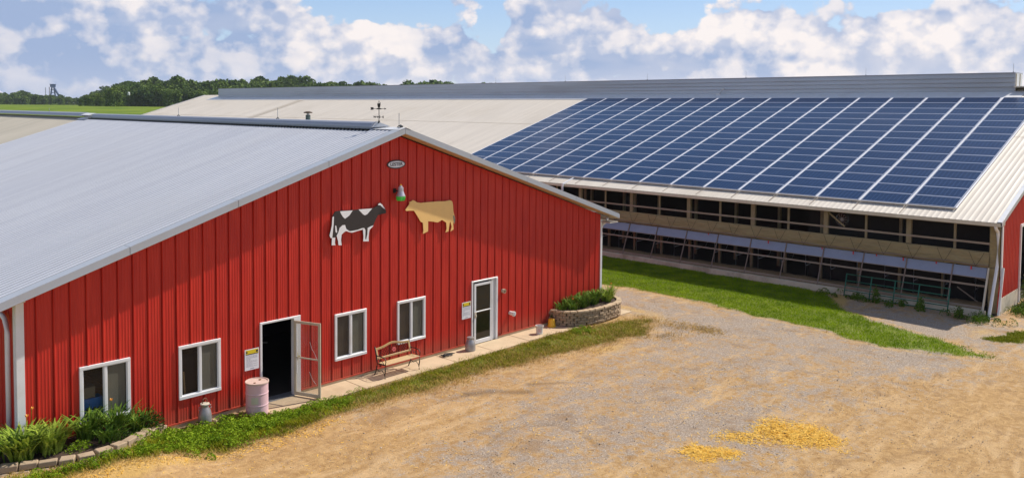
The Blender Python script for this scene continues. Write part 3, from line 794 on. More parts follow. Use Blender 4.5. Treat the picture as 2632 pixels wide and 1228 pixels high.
b = MB(); b.lathe(-14.1, 2.6, [(0, -.1), (.42, -.1), (.45, 0), (.45, .9), (.4, 1.1), (.12, 1.2), (0, 1.2)], 20); tag(b.build('milk_tank', M['galv'], None, smooth=True), 'dim round steel tank standing inside the open doorway', 'tank')
b = MB(); b.tube([(-14.45, 1.8, -.1), (-14.45, 1.8, 2.5)], .03, 8); b.tube([(-14.45, 1.8, 1.0), (-14.0, 1.75, 1.05), (-13.6, 1.8, .95)], .022, 8); b.tube([(-14.45, 1.8, 1.6), (-14.2, 1.7, 1.62)], .02, 8); tag(b.build('milk_pipe', M['galv'], None), 'thin steel pipes seen in the dark of the open doorway', 'pipe')

# downspouts
b = MB(); b.tube([(-20.70, 2.2, 3.10), (-20.70, 1.3, 3.20), (-20.70, .80, 3.21), (-20.70, .62, 3.16), (-20.70, .50, 3.03), (-20.70, .45, 2.85), (-20.70, .45, 2.0), (-20.70, .45, .1)], .055, 12)
b.build('downspout', M['white'], barn, smooth=True)
b = MB(); b.tube([(.56, .08, 3.52), (.54, .08, 3.42), (.48, .08, 3.36), (.26, .08, 3.27), (.19, .08, 3.16), (.18, .08, 3.0), (.18, .08, -.08)], .045, 10)
b.build('downspout', M['white'], barn, smooth=True)

# ================================================================== ON THE RED GABLE
def board(polys, base, mts, label, cat, y=-.085, th=.02, name='cow_board'):
    root = thing(name, (0, 0, 0), label, cat)
    b = MB(); b.slab(polys['body'], y, y + th); b.build('silhouette', mts['body'], root)
    for ki, (k_, poly) in enumerate(polys.items()):
        if k_ == 'body': continue
        b = MB(); b.slab(poly, y - .002 - .0006 * ki, y - .0002); b.build('painted_patch', mts.get(k_, mts['other']), root)
    b = MB(); xs = [p_[0] for p_ in polys['body']]; zs = [p_[1] for p_ in polys['body']]
    cx_, cz_ = sum(xs) / len(xs), sum(zs) / len(zs)
    for dx_ in (-.45, .35): b.box(cx_ + dx_, cx_ + dx_ + .05, y + th, -.001, cz_ - .06, cz_ + .12)
    b.build('batten', M['dark_wood'], root)
    return root
COW1 = {'body': [(-12.56, 4.83), (-12.49, 4.91), (-12.36, 4.92), (-11.88, 4.9), (-11.7, 4.9), (-11.17, 4.89), (-11.0, 4.95), (-10.96, 5.01), (-10.9, 5.03), (-10.83, 4.98), (-10.72, 4.85), (-10.67, 4.77), (-10.68, 4.7), (-10.84, 4.69), (-10.98, 4.67), (-11.06, 4.55), (-11.14, 4.4), (-11.19, 4.33), (-11.29, 4.26), (-11.31, 4.19), (-11.33, 4.03), (-11.32, 3.92), (-11.52, 3.94), (-11.51, 4.09), (-11.54, 4.29), (-11.73, 4.27), (-11.91, 4.24), (-12.0, 4.26), (-12.13, 4.31), (-12.2, 4.28), (-12.28, 4.22), (-12.3, 4.07), (-12.28, 3.91), (-12.39, 3.93), (-12.4, 4.04), (-12.45, 4.21), (-12.51, 4.15), (-12.51, 4.0), (-12.49, 3.94), (-12.62, 3.95), (-12.61, 4.15), (-12.66, 4.17), (-12.69, 4.24), (-12.65, 4.37), (-12.61, 4.52), (-12.59, 4.76)], 'p1': [(-12.33, 4.9), (-11.89, 4.89), (-12.01, 4.75), (-12.16, 4.67), (-12.23, 4.73), (-12.3, 4.83)], 'p2': [(-11.69, 4.9), (-11.19, 4.89), (-11.38, 4.73), (-11.46, 4.71), (-11.52, 4.74)], 'p3': [(-10.98, 4.97), (-10.96, 5.01), (-10.9, 5.03), (-10.83, 4.98), (-10.71, 4.83), (-10.78, 4.86), (-10.89, 4.96)], 'p4': [(-12.59, 4.76), (-12.54, 4.77), (-12.55, 4.56), (-12.58, 4.32), (-12.6, 4.15), (-12.66, 4.17), (-12.69, 4.24), (-12.65, 4.37), (-12.61, 4.52)], 'p5': [(-12.5, 4.51), (-12.46, 4.49), (-12.43, 4.31), (-12.46, 4.29), (-12.49, 4.33)], 'p6': [(-12.35, 4.42), (-12.25, 4.49), (-12.16, 4.49), (-12.12, 4.37), (-12.0, 4.29), (-11.91, 4.29), (-11.73, 4.3), (-11.54, 4.34), (-11.54, 4.29), (-11.73, 4.27), (-11.91, 4.24), (-12.0, 4.26), (-12.13, 4.31), (-12.2, 4.28), (-12.28, 4.22), (-12.3, 4.07), (-12.28, 3.91), (-12.39, 3.93), (-12.4, 4.04), (-12.45, 4.21), (-12.39, 4.3)], 'p7': [(-11.53, 4.34), (-11.48, 4.33), (-11.44, 4.26), (-11.45, 4.01), (-11.42, 3.97), (-11.37, 4.14), (-11.36, 4.32), (-11.25, 4.36), (-11.15, 4.38), (-11.19, 4.33), (-11.29, 4.26), (-11.31, 4.19), (-11.33, 4.03), (-11.32, 3.92), (-11.52, 3.94), (-11.51, 4.09), (-11.53, 4.29)], 'p8': [(-12.61, 4.16), (-12.5, 4.16), (-12.51, 4.0), (-12.49, 3.94), (-12.62, 3.95)]}
COW2 = {'body': [(-9.93, 4.74), (-9.77, 4.9), (-9.76, 4.98), (-9.7, 4.98), (-9.63, 5.02), (-9.56, 4.99), (-9.47, 4.94), (-9.29, 4.9), (-9.2, 4.91), (-8.59, 4.9), (-8.29, 4.88), (-8.09, 4.9), (-7.99, 4.86), (-7.95, 4.74), (-7.93, 4.51), (-7.86, 4.32), (-7.85, 4.23), (-7.89, 4.11), (-7.93, 4.19), (-7.94, 4.12), (-7.92, 3.93), (-8.05, 3.88), (-8.0, 4.03), (-8.06, 4.2), (-8.09, 4.17), (-8.14, 3.89), (-8.27, 3.87), (-8.22, 3.98), (-8.24, 4.18), (-8.42, 4.29), (-8.6, 4.22), (-8.81, 4.27), (-9.01, 4.3), (-9.01, 3.98), (-9.11, 3.95), (-9.22, 3.92), (-9.2, 4.03), (-9.22, 4.27), (-9.31, 4.31), (-9.44, 4.49), (-9.58, 4.68), (-9.74, 4.7), (-9.89, 4.7)], 'tail': [(-7.95, 4.39), (-7.89, 4.37), (-7.85, 4.23), (-7.89, 4.11), (-7.92, 4.2)]}
board(COW1, None, {'body': M['cow_black'], 'other': M['cow_white']}, 'black and white cow silhouette board facing right on the red gable', 'cow sign')
board(COW2, None, {'body': M['cow_tan'], 'other': M['tail_grey']}, 'tan cow silhouette board facing left on the red gable', 'cow sign')

# oval maker's plate
ov = thing('oval_sign', (APX, -.03, 6.16), 'white oval name plate with black rim and black lettering under the gable peak', 'sign')
def ellipse(rx, rz, y0, y1, n=40):
    b = MB(); b.slab([(rx * math.cos(2 * PI * i / n), rz * math.sin(2 * PI * i / n)) for i in range(n)], y0, y1); return b
ellipse(.355, .135, -.012, .006).build('rim', M['ink'], ov); ellipse(.315, .10, -.016, -.0125).build('plate', M['sign_white'], ov)
def text_mesh(s, size, parent, mt, loc, name='lettering', bold=.0, sx=1.0):
    cu = bpy.data.curves.new(name, 'FONT'); cu.body = s; cu.size = size; cu.align_x = 'CENTER'; cu.align_y = 'CENTER'; cu.extrude = .0015; cu.offset = bold
    to = bpy.data.objects.new(name, cu); col.objects.link(to)
    dg = bpy.context.evaluated_depsgraph_get(); me = bpy.data.meshes.new_from_object(to.evaluated_get(dg))
    bpy.data.objects.remove(to); bpy.data.curves.remove(cu)
    me.materials.clear(); me.materials.append(mt)
    o = bpy.data.objects.new(name, me); col.objects.link(o); o.parent = parent; o.location = loc; o.rotation_euler = (PI / 2, 0, 0); o.scale = (sx, 1, 1)
    return o
text_mesh('LESTER', .135, ov, M['ink'], (0, -.019, 0), bold=.003, sx=1.12)

# notices beside the doors
def notice(x0, x1, z0, z1, label):
    root = thing('notice_board', ((x0 + x1) / 2, -.03, (z0 + z1) / 2), label, 'sign')
    w = (x1 - x0) / 2; h = (z1 - z0) / 2
    b = MB(); b.box(-w, w, -.008, .004, -h, h); b.build('sheet', M['sign_white'], root)
    b = MB(); b.box(-w + .03, w - .02, -.011, -.0085, h - .125, h - .02); b.build('header', M['sign_yellow'], root)
    b = MB(); b.box(-w + .03, w - .02, -.0112, -.0086, h - .145, h - .127); b.box(w - .085, w - .03, -.014, -.0112, h - .10, h - .045); b.box(-w + .04, -w + .075, -.014, -.0112, h - .10, h - .045); b.build('header_mark', M['ink'], root)
    b = MB(); r = random.Random(x0)
    for i in range(11):
        z = h - .18 - i * .028; u = -w + .045
        while u < w - .06:
            l = r.uniform(.02, .06); v = min(u + l, w - .045); b.box(u, v, -.0105, -.0086, z - .005, z + .004); u = v + .012
            if r.random() < .08: break
    b.box(-.05, .06, -.0105, -.0086, -h + .03, -h + .05)
    b.build('small_print', M['ink_grey'], root)['kind'] = 'stuff'
    return root
notice(-15.30, -14.89, .90, 1.46, 'white notice with yellow header left of the open glazed door')
notice(-7.48, -7.08, .86, 1.42, 'white notice with yellow header left of the closed door on the right')

# yard lamp
lamp = thing('barn_lamp', (-10.22, -.22, 5.22), 'grey metal barn lamp with bright green lens between the two cow boards', 'lamp')
b = MB(); b.tube([(-.10, .24, .16), (-.08, .1, .16), (-.04, .0, .17)], .028, 10); b.box(-.16, -.04, .22, .255, .08, .24); b.build('arm', M['black'], lamp)
b = MB(); b.lathe(0, 0, [(.0, .36), (.05, .355), (.055, .31), (.095, .29), (.10, .15), (.135, .06), (.165, -.01), (.165, -.03), (.0, -.03)], 24); b.build('housing', M['lamp_metal'], lamp, smooth=False)
b = MB(); b.lathe(0, 0, [(.0, .405), (.03, .40), (.03, .36), (0, .36)], 12); b.build('photocell', M['yellow'], lamp)
b = MB(); b.lathe(0, 0, [(.172, -.031), (.170, -.06), (.155, -.17), (.13, -.19), (.0, -.19)], 24); b.build('lens', M['lens'], lamp, smooth=True)

lamp.scale = (.84, .84, .84)
# wall outlets
v1 = thing('vent_hood', (-5.52, 0, 1.52), 'small beige round vent hood on the wall right of the closed door', 'vent')
b = MB(); b.tube([(0, .0, 0), (0, -.11, 0)], .075, 16); b.build('hood', M['beige'], v1); b = MB(); b.tube([(0, -.112, 0), (0, -.118, 0)], .05, 14); b.build('grille', M['rust'], v1)
v2 = thing('pipe_elbow', (-5.15, 0, .68), 'white plastic pipe elbow sticking out low on the wall below the vent hood', 'pipe')
b = MB(); b.tube([(0, 0, 0), (.0, -.10, 0), (.02, -.16, -.01)], .07, 16); b.build('pipe', M['plastic'], v2, smooth=False)
b = MB(); b.tube([(.02, -.15, -.01), (.03, -.21, -.015)], .088, 16); b.build('socket', M['plastic'], v2); b = MB(); b.tube([(.03, -.212, -.015), (.031, -.216, -.015)], .06, 16); b.build('bore', M['ink_grey'], v2)

# ================================================================== YARD THINGS BY THE RED BARN
# garden bench: slatted seat, lattice back with a flower, cast iron ends
bench = thing('garden_bench', (-10.55, -.46, -.105), 'wooden slatted garden bench with black cast iron ends and flower lattice back', 'bench')
hw = .64
for i, (yy, zz) in enumerate(((-.27, .405), (-.17, .40), (-.07, .395), (.03, .39))):
    b = MB(); b.box(-hw, hw, yy - .04, yy + .04, zz, zz + .022); b.build('seat_slat', M['bench_wood'], bench, bevel=.005)
def arch(x): return .80 + .085 * math.exp(-(x / .30) ** 2) + .0 * x
backy = lambda z: .10 + (z - .42) * .30
b = MB(); N = 16
for i in range(N):
    xa, xb = -hw + 2 * hw * i / N, -hw + 2 * hw * (i + 1) / N
    for (p_, q_) in (((xa, arch(xa)), (xb, arch(xb))),):
        (xa_, za), (xb_, zb) = p_, q_
        b.add([(xa_, backy(za) - .015, za - .05), (xb_, backy(zb) - .015, zb - .05), (xb_, backy(zb) - .015, zb + .01), (xa_, backy(za) - .015, za + .01),
               (xa_, backy(za) + .015, za - .05), (xb_, backy(zb) + .015, zb - .05), (xb_, backy(zb) + .015, zb + .01), (xa_, backy(za) + .015, za + .01)],
              [(0, 1, 2, 3), (7, 6, 5, 4), (3, 2, 6, 7), (0, 4, 5, 1)])
b.build('top_rail', M['bench_wood'], bench)
b = MB(); b.box(-hw, hw, backy(.52) - .015, backy(.52) + .015, .49, .545); b.build('back_rail', M['bench_wood'], bench, bevel=.004)
for s in (-1, 1):
    b = MB(); b.bar((s * (hw - .025), backy(.53), .53), (s * (hw - .025), backy(.78), .78), .05, .03, up=(0, 1, 0)); b.build('back_stile', M['bench_wood'], bench)
b = MB()
for i in range(-6, 7):
    xm = i * .095
    for s in (-1, 1):
        xa, xb = xm - s * .12, xm + s * .12
        if abs(xa) < hw - .03 and abs(xb) < hw - .03: b.bar((xa, backy(.55), .55), (xb, backy(.78), .76 + .05 * math.exp(-(xb / .3) ** 2)), .012, .01)
b.build('lattice', M['black'], bench)
b = MB()
for k in range(7):
    an = 2 * PI * k / 7; b.lathe(.055 * math.cos(an), 0, [(0, .0), (.03, .004), (.034, .02), (.02, .03), (0, .03)], 8)
fl = MB()
for k in range(6):
    an = 2 * PI * k / 6
    cx_, cz_ = .05 * math.cos(an), .67 + .045 * math.sin(an)
    fl.slab([(cx_ + .032 * math.cos(t_ * PI / 4), cz_ + .030 * math.sin(t_ * PI / 4)) for t_ in range(8)], backy(.67) - .034 - .002 * k, backy(.67) - .012)
fl.build('flower_casting', M['flower'], bench)
for s in (-1, 1):
    X = s * (hw + .012)
    b = MB()
    b.tube([(X, .25, 0), (X, .17, .15), (X, .13, .30), (X, .12, .42), (X, .17, .62), (X, .235, .86)], .017, 8)      # rear leg and back upright
    b.tube([(X, -.27, 0), (X, -.25, .10), (X, -.285, .25), (X, -.27, .40)], .017, 8)
    b.tube([(X, -.27, .40), (X, .12, .38)], .015, 8)
    b.tube([(X, -.27, .40), (X, -.31, .52), (X, -.26, .60), (X, -.10, .62), (X, .05, .60), (X, .17, .62)], .014, 8)
    b.tube([(X, -.20, .42), (X, -.10, .52), (X, .0, .46), (X, .06, .55)], .010, 6)
    b.tube([(X, -.25, .12), (X, -.12, .22), (X, .02, .16), (X, .14, .22)], .010, 6)
    b.build('cast_iron_end', M['black'], bench, smooth=True)

def milk_can(x, y, z, h, r, label, tilt=0, lidh=True):
    c = thing('milk_can', (x, y, z), label, 'milk can')
    b = MB(); b.lathe(0, 0, [(0, 0), (r * .98, 0), (r, .02), (r, h * .12), (r * .98, h * .40), (r * .85, h * .58), (r * .58, h * .72), (r * .54, h * .80), (r * .60, h * .83), (r * .60, h * .86), (0, h * .86)], 24); b.build('body', M['can'], c, smooth=True)
    b = MB(); b.lathe(0, 0, [(r * .66, h * .86), (r * .70, h * .88), (r * .66, h * .91), (r * .3, h * .93), (0, h * .93)], 20); b.build('lid', M['cream'] if lidh else M['can'], c, smooth=False)
    for s in (-1, 1):
        b = MB(); b.tube([(s * r * .60, 0, h * .80), (s * r * .95, 0, h * .78), (s * r * 1.0, 0, h * .68), (s * r * .80, 0, h * .62)], .011, 6); b.build('handle', M['can'], c, smooth=True)
    return c
c1 = milk_can(-16.52, -.26, -.10, .56, .165, 'old grey milk can with cream lid among weeds below the second window from the left')
b = MB(); b.tube([(-.06, 0, .52), (-.05, 0, .61), (0, 0, .645), (.05, 0, .61), (.06, 0, .52)], .012, 6); b.build('lid_handle', M['rust'], c1, smooth=True)
milk_can(-7.42, -.38, -.105, .48, .175, 'squat grey milk can on the walk beside the closed door', lidh=False)
b = MB(); b.box(-16.30, -15.98, -.42, -.16, -.17, -.08); tag(b.build('paving_stone', M['concrete'], None, bevel=.02), 'tan paving stone lying in the weeds beside the milk can with cream lid', 'stone')

drum = thing('plastic_drum', (-15.21, -.50, -.15), 'faded pink plastic drum standing left of the open doorway', 'drum')
b = MB(); b.lathe(0, 0, [(0, 0), (.27, 0), (.285, .03), (.285, .26), (.292, .275), (.292, .295), (.285, .31), (.285, .56), (.292, .575), (.292, .595), (.285, .61), (.285, .83), (.275, .86), (0, .86)], 40); b.build('body', M['pink'], drum, smooth=False)
b = MB(); b.lathe(0, 0, [(.300, .845), (.303, .86), (.300, .885), (.275, .888), (.272, .868), (0, .866)], 40); b.build('lid', M['drum_lid'], drum)
b = MB(); b.lathe(.12, .06, [(0, .866), (.035, .866), (.035, .885), (0, .885)], 12); b.lathe(-.11, -.08, [(0, .866), (.03, .866), (.03, .88), (0, .88)], 12); b.build('bung', M['rust'], drum)
b = MB()
for k in range(7):
    a0 = math.radians(212 + k * 5); a1 = a0 + math.radians(5); r_ = .2955
    b.add([(r_ * math.cos(a0), r_ * math.sin(a0), .36), (r_ * math.cos(a1), r_ * math.sin(a1), .36), (r_ * math.cos(a1), r_ * math.sin(a1), .53), (r_ * math.cos(a0), r_ * math.sin(a0), .53)], [(0, 1, 2, 3)])
b.build('sticker', M['curb'], drum)

def bucket(x, y, z, r0, r1, h, mt, label, handle=True, up=True):
    c = thing('bucket', (x, y, z), label, 'bucket')
    b = MB()
    if up: b.lathe(0, 0, [(0, 0), (r0, 0), (r1, h), (r1 + .012, h), (r1 + .012, h - .03), (r1 - .006, h - .03), (r1 - .01, h - .006), (r0 - .01, .02), (0, .02)], 24)
    else: b.lathe(0, 0, [(r1 + .012, 0), (r1 + .012, .035), (r1, .035), (r0, h - .01), (r0 - .02, h), (0, h)], 24)
    b.build('body', mt, c)
    if handle:
        b = MB(); b.tube([((r1 + .012) * math.cos(t_), (r1 + .03) * .55 * math.sin(t_) - .06, h - .03 + (r1) * -.9 * math.sin(t_) * .6) for t_ in np.linspace(0, PI, 9)], .005, 6); b.build('handle', M['galv'], c)
    return c
bk = bucket(-4.30, -.66, -.105, .115, .14, .30, M['plastic'], 'white plastic bucket with faded red print on the walk')
b = MB()
for k in range(5):
    a0 = math.radians(200 + k * 9); a1 = a0 + math.radians(9)
    b.add([(.1262 * math.cos(a0), .1262 * math.sin(a0), .08), (.1262 * math.cos(a1), .1262 * math.sin(a1), .08), (.1355 * math.cos(a1), .1355 * math.sin(a1), .2), (.1355 * math.cos(a0), .1355 * math.sin(a0), .2)], [(0, 1, 2, 3)])
b.build('faded_print', M['pink'], bk)
bucket(-3.27, -.33, -.105, .115, .145, .29, M['yellow'], 'yellow bucket upside down against the stone planter', handle=False, up=False)

b = MB(); r = random.Random(4)
for k in range(3):
    pts = [(-8.40 + .05 * r.uniform(-1, 1) + .26 * math.cos(a_ * .9 + k) * r.uniform(.6, 1.1), -.32 + .10 * math.sin(a_ * 1.3 + k * 2), -.082 + .01 * k + .02 * r.random()) for a_ in range(11)]
    b.tube(pts, .012, 6)
tag(b.build('rope_coil', M['black'], None, smooth=True), 'tangle of thin black rope lying on the walk right of the bench', 'rope')

# ---------------------------------------------------------------- stone planter at the right corner
planter = thing('stone_planter', (-1.3, -.5, -.12), 'curved planter of stacked tan stone blocks at the right corner of the red barn', 'planter')
PP = [(-3.0, -.03), (-2.97, -.42), (-2.72, -.80), (-2.25, -1.05), (-1.6, -1.16), (-.9, -1.17), (-.25, -1.08), (.2, -.85), (.42, -.5), (.48, -.1), (.48, .3)]
def resample(P, step, off=0.0):
    seg = [math.dist(P[i], P[i + 1]) for i in range(len(P) - 1)]; T = sum(seg); out = []; s = off
    while s <= T:
        q = s; i = 0
        while i < len(seg) - 1 and q > seg[i]: q -= seg[i]; i += 1
        f = q / seg[i]; a_, b_ = P[i], P[i + 1]
        out.append((a_[0] + (b_[0] - a_[0]) * f, a_[1] + (b_[1] - a_[1]) * f, math.atan2(b_[1] - a_[1], b_[0] - a_[0]))); s += step
    return out
# smooth the outline
def chaikin(P, n=2):
    for _ in range(n):
        Q = [P[0]]
        for a_, b_ in zip(P[:-1], P[1:]): Q += [(a_[0] * .75 + b_[0] * .25, a_[1] * .75 + b_[1] * .25), (a_[0] * .25 + b_[0] * .75, a_[1] * .25 + b_[1] * .75)]
        P = Q + [P[-1]]
    return P
PP = chaikin(PP)
def block_mesh(seed, l, w, h, mt=None):
    bm = bmesh.new(); bmesh.ops.create_cube(bm, size=1); r = random.Random(seed)
    for v in bm.verts: v.co = Vector((v.co.x * l, v.co.y * w, v.co.z * h)) + Vector((r.uniform(-1, 1) * .012, r.uniform(-1, 1) * .014, r.uniform(-1, 1) * .007))
    bmesh.ops.bevel(bm, geom=list(bm.edges), offset=.013, segments=1, affect='EDGES')
    me = bpy.data.meshes.new('stone_block'); bm.to_mesh(me); bm.free(); me.materials.append(mt or M['stone']); return me
blocks = [block_mesh(i, .235, .15, .088) for i in range(8)]; caps = [block_mesh(40 + i, .25, .20, .075, M['capstone']) for i in range(5)]
for c_ in range(6):
    z = -.10 + c_ * .094 + .045
    for i, (px, py, an) in enumerate(resample(PP, .255, .12 * (c_ % 2) + .04)):
        mes = caps if c_ == 5 else blocks
        o = bpy.data.objects.new('stone_block', random.choice(mes)); col.objects.link(o); o.parent = planter
        o.location = (px + 1.3 + random.uniform(-.012, .012), py + .5 + random.uniform(-.015, .015), z + .12); o.rotation_euler = (random.uniform(-.03, .03), random.uniform(-.02, .02), an + random.uniform(-.06, .06))
vs = [(p_[0] * .97 - .03, p_[1] * .95, .40) for p_ in PP] + [(.45, .45, .40), (.06, .45, .40), (.06, .04, .40), (-2.95, -.005, .40)]
b = MB(); b.add([(v_[0] + 1.3, v_[1] + .5, v_[2] + .12) for v_ in vs], [tuple(range(len(vs)))]); b.build('soil', M['soil'], planter)
b = MB(); b.box(1.3 + .5, 1.3 + .52, .5, .7, 0, .1)

# ---------------------------------------------------------------- stone edged bed at the left corner
bed = thing('flower_bed_edging', (-19, -.9, 0), 'curved row of tan edging stones round the daylily bed at the left corner', 'edging')
BP = chaikin([(-22.2, -.55), (-21.5, -.8), (-20.8, -1.02), (-20.39, -1.25), (-19.96, -1.45), (-19.48, -1.47), (-19.14, -1.42), (-18.72, -1.2), (-18.32, -.80), (-17.9, -.38), (-17.5, -.12)], 1)
bstones = [block_mesh(80 + i, .33, .21, .13, M['cover_stone']) for i in range(6)]
for i, (px, py, an) in enumerate(resample(BP, .36, .1)):
    hz = float(hgt(px, py))
    o = bpy.data.objects.new('edging_stone', random.choice(bstones)); col.objects.link(o); o.parent = bed
    o.location = (px + 19, py + .9, hz + .085); o.rotation_euler = (random.uniform(-.08, .08), random.uniform(-.08, .08), an + random.uniform(-.12, .12)); o.scale = (random.uniform(.88, 1.05), random.uniform(.9, 1.1), random.uniform(.9, 1.2))
for i, (px, py, an) in enumerate(resample(BP, .37, .25)):
    if random.random() < .75:
        o = bpy.data.objects.new('edging_stone', random.choice(bstones)); col.objects.link(o); o.parent = bed
        o.location = (px + 19 + .02, py + .9 - .07, float(hgt(px, py)) - .045); o.rotation_euler = (0, 0, an + random.uniform(-.15, .15))
bx_, by_ = np.meshgrid(np.arange(-22.3, -17.2, .12), np.arange(-1.5, .02, .1), indexing='ij')
ins = sdist(bx_, by_, BP + [(-17.3, .1), (-22.3, .1)])
bz = hgt(bx_, by_) + .05 + .05 * nz(bx_, by_, 3, 4) - .25 * (ins < -.02)
n0, n1 = bx_.shape; I, J = np.meshgrid(np.arange(n0 - 1), np.arange(n1 - 1), indexing='ij'); a = (I * n1 + J).ravel()
me = fast_mesh('soil', np.stack([bx_, by_, bz], -1).reshape(-1, 3), np.stack([a, a + n1, a + n1 + 1, a + 1], -1), np.arange(len(a)) * 4, M['soil'], smooth=True)
o = link_mesh('bed_soil', me); tag(o, kind='structure')

# ================================================================== PLANTS
def blades(P, H, Wd, rngl, lean=.35, curve=.5, seg=2, az_=None):
    """many grass-like blades in one mesh: P roots (n,3), H heights, Wd widths"""
    n = len(P); th = rngl.uniform(0, 2 * PI, n) if az_ is None else az_
    dx, dy = np.cos(th), np.sin(th); sx, sy = -dy, dx
    ln = rngl.uniform(.3, 1, n) * lean; rows = []
    for k in range(seg + 1):
        f = k / seg; out = H * (ln * f + curve * f * f * rngl.uniform(.6, 1.2, n) * (1 if k == seg else .8)); up = H * f * (1 - .35 * curve * f)
        c = P + np.stack([dx * out, dy * out, up], -1); w = Wd * (1 - f) * .5 if k else Wd * .4
        if k < seg:
            w = Wd * (.5 if k else .35)
            rows += [c - np.stack([sx * w, sy * w, 0 * w], -1), c + np.stack([sx * w, sy * w, 0 * w], -1)]
        else: rows += [c]
    m_ = len(rows); V = np.stack(rows, 1).reshape(-1, 3); base = np.arange(n) * m_
    L = []; S = []
    quads = np.concatenate([np.stack([base + 2 * k, base + 2 * k + 1, base + 2 * k + 3, base + 2 * k + 2], -1) for k in range(seg - 1)]) if seg > 1 else np.zeros((0, 4), int)
    tris = np.stack([base + 2 * (seg - 1), base + 2 * (seg - 1) + 1, base + 2 * seg], -1)
    return V, quads, tris
def blade_mesh(name, mats, *args, mi=None, **kw):
    V, Q, T = blades(*args, **kw)
    loops = np.concatenate([Q.ravel(), T.ravel()]); st = np.concatenate([np.arange(len(Q)) * 4, len(Q) * 4 + np.arange(len(T)) * 3])
    return fast_mesh(name, V, loops, st, mats)
# daylily clump: long arching strap leaves, some flower stalks
def lily(name, x, y, z, n, Ln, w, spread, mt, label, group, seed, stalks=0, par=None):
    r = np.random.default_rng(seed)
    root = thing(name, (x, y, z), label, 'plant', group)
    P = np.stack([r.normal(0, spread, n), r.normal(0, spread, n), np.zeros(n)], -1)
    az_ = np.arctan2(P[:, 1], P[:, 0]) + r.normal(0, .8, n)
    me = blade_mesh('leaves', mt, P, r.uniform(.6, 1.05, n) * Ln * 1.0, r.uniform(.8, 1.3, n) * w * 1.25, r, lean=.30, curve=.55, seg=5, az_=az_)
    o = link_mesh('leaves', me, root); o['kind'] = 'stuff'
    for k in range(min(stalks, 1) if seed % 2 else 0):
        b = MB(); a_ = r.uniform(0, 2 * PI); d_ = r.uniform(.05, .2); h_ = Ln * r.uniform(1.0, 1.25)
        b.tube([(0, 0, 0), (d_ * math.cos(a_), d_ * math.sin(a_), h_ * .6), (d_ * 1.4 * math.cos(a_), d_ * 1.4 * math.sin(a_), h_)], .006, 5)
        b.build('stalk', mt, root)
        f = MB(); q = Vector((d_ * 1.4 * math.cos(a_), d_ * 1.4 * math.sin(a_), h_))
        for j in range(5):
            an = 2 * PI * j / 5; t_ = Vector((math.cos(an) * .045, math.sin(an) * .045, .05)); s_ = Vector((-math.sin(an) * .016, math.cos(an) * .016, .02))
            f.add([q, q + t_ * .6 + s_, q + t_, q + t_ * .6 - s_], [(0, 1, 2, 3)])
        f.build('flower', M['flower_o'], root, recalc=False)
    return root
G1 = 'daylily clumps in the left flower bed'
for i, (x, y, n, Ln, w, mt, lab, stk) in enumerate((
    (-21.35, -.45, 110, .72, .030, 'lily', 'daylily clump in the far left corner of the bed beside the downspout', 1),
    (-20.75, -.62, 150, .85, .034, 'lily_bright', 'large yellow-green daylily clump in the front left of the stone edged bed', 2),
    (-20.15, -.55, 130, .75, .032, 'lily_bright', 'yellow-green daylily clump left of the leftmost window', 3),
    (-20.55, -.28, 100, .80, .030, 'lily', 'dark green daylily clump against the white corner post', 2),
    (-19.35, -.40, 110, .78, .028, 'lily', 'dark green daylily clump in front of the left pane of the leftmost window', 1),
    (-18.75, -.38, 110, .80, .026, 'lily', 'daylily clump under the right half of the leftmost window', 2),
    (-18.25, -.35, 90, .62, .024, 'lily', 'daylily clump at the right end of the left bed', 1),
    (-19.05, -.85, 70, .48, .022, 'lily', 'low daylily clump near the edging stones', 0))):
    lily('daylily', x, y, float(hgt(x, y)) + .04, n, Ln, w, .09, M[mt], lab, G1, 100 + i, stk)
def leafy(name, x, y, z, rx, ry, rz, n, size, mt, label, cat, seed, group=None, flowers=None):
    """low bush of small leaves through an uneven mound"""
    r = np.random.default_rng(seed); root = thing(name, (x, y, z), label, cat, group)
    u = r.normal(0, 1, (n, 3)); u /= np.linalg.norm(u, axis=1)[:, None]; u[:, 2] = np.abs(u[:, 2]); rad_ = r.uniform(.35, 1, n) ** .6 * (1 + .25 * np.sin(u[:, 0] * 7 + seed) * np.cos(u[:, 1] * 6))
    C = u * rad_[:, None] * np.array([rx, ry, rz])
    V, L = leaf_quads(C, size, r)
    o = link_mesh('leaves', fast_mesh('leaves', V, L, np.arange(len(L)) * 4, mt), root); o['kind'] = 'stuff'
    b = MB()
    for k in range(6):
        a_ = r.uniform(0, 2 * PI); b.tube([(0, 0, 0), (rx * .5 * math.cos(a_), ry * .5 * math.sin(a_), rz * .75)], .006, 5)
    b.build('stem', M['trunk'], root)
    if flowers:
        V, L = leaf_quads(C[:flowers] * 1.05 + np.array([0, 0, .02]), size * .9, r)
        o = link_mesh('blossom', fast_mesh('blossom', V, L, np.arange(len(L)) * 4, M['flower']), root); o['kind'] = 'stuff'
    return root
def leaf_quads(C, size, r):
    n = len(C); s = r.uniform(.6, 1.3, n)[:, None] * size
    a = r.normal(0, 1, (n, 3)); a /= np.linalg.norm(a, axis=1)[:, None]; b = np.cross(a, r.normal(0, 1, (n, 3))); b /= np.linalg.norm(b, axis=1)[:, None]
    V = np.stack([C - a * s, C - b * s * .45, C + a * s, C + b * s * .45], 1).reshape(-1, 3)
    return V, np.arange(n * 4).reshape(n, 4)
leafy('shrub', -17.95, -.30, .12, .38, .25, .50, 1500, .026, M['shrub'], 'dark green bushy plant at the right end of the left bed', 'plant', 1)
leafy('shrub', -18.75, -.85, .2, .35, .28, .30, 1000, .024, M['shrub'], 'low dark shrub with pink blossoms beside the edging stones', 'plant', 2, flowers=14)
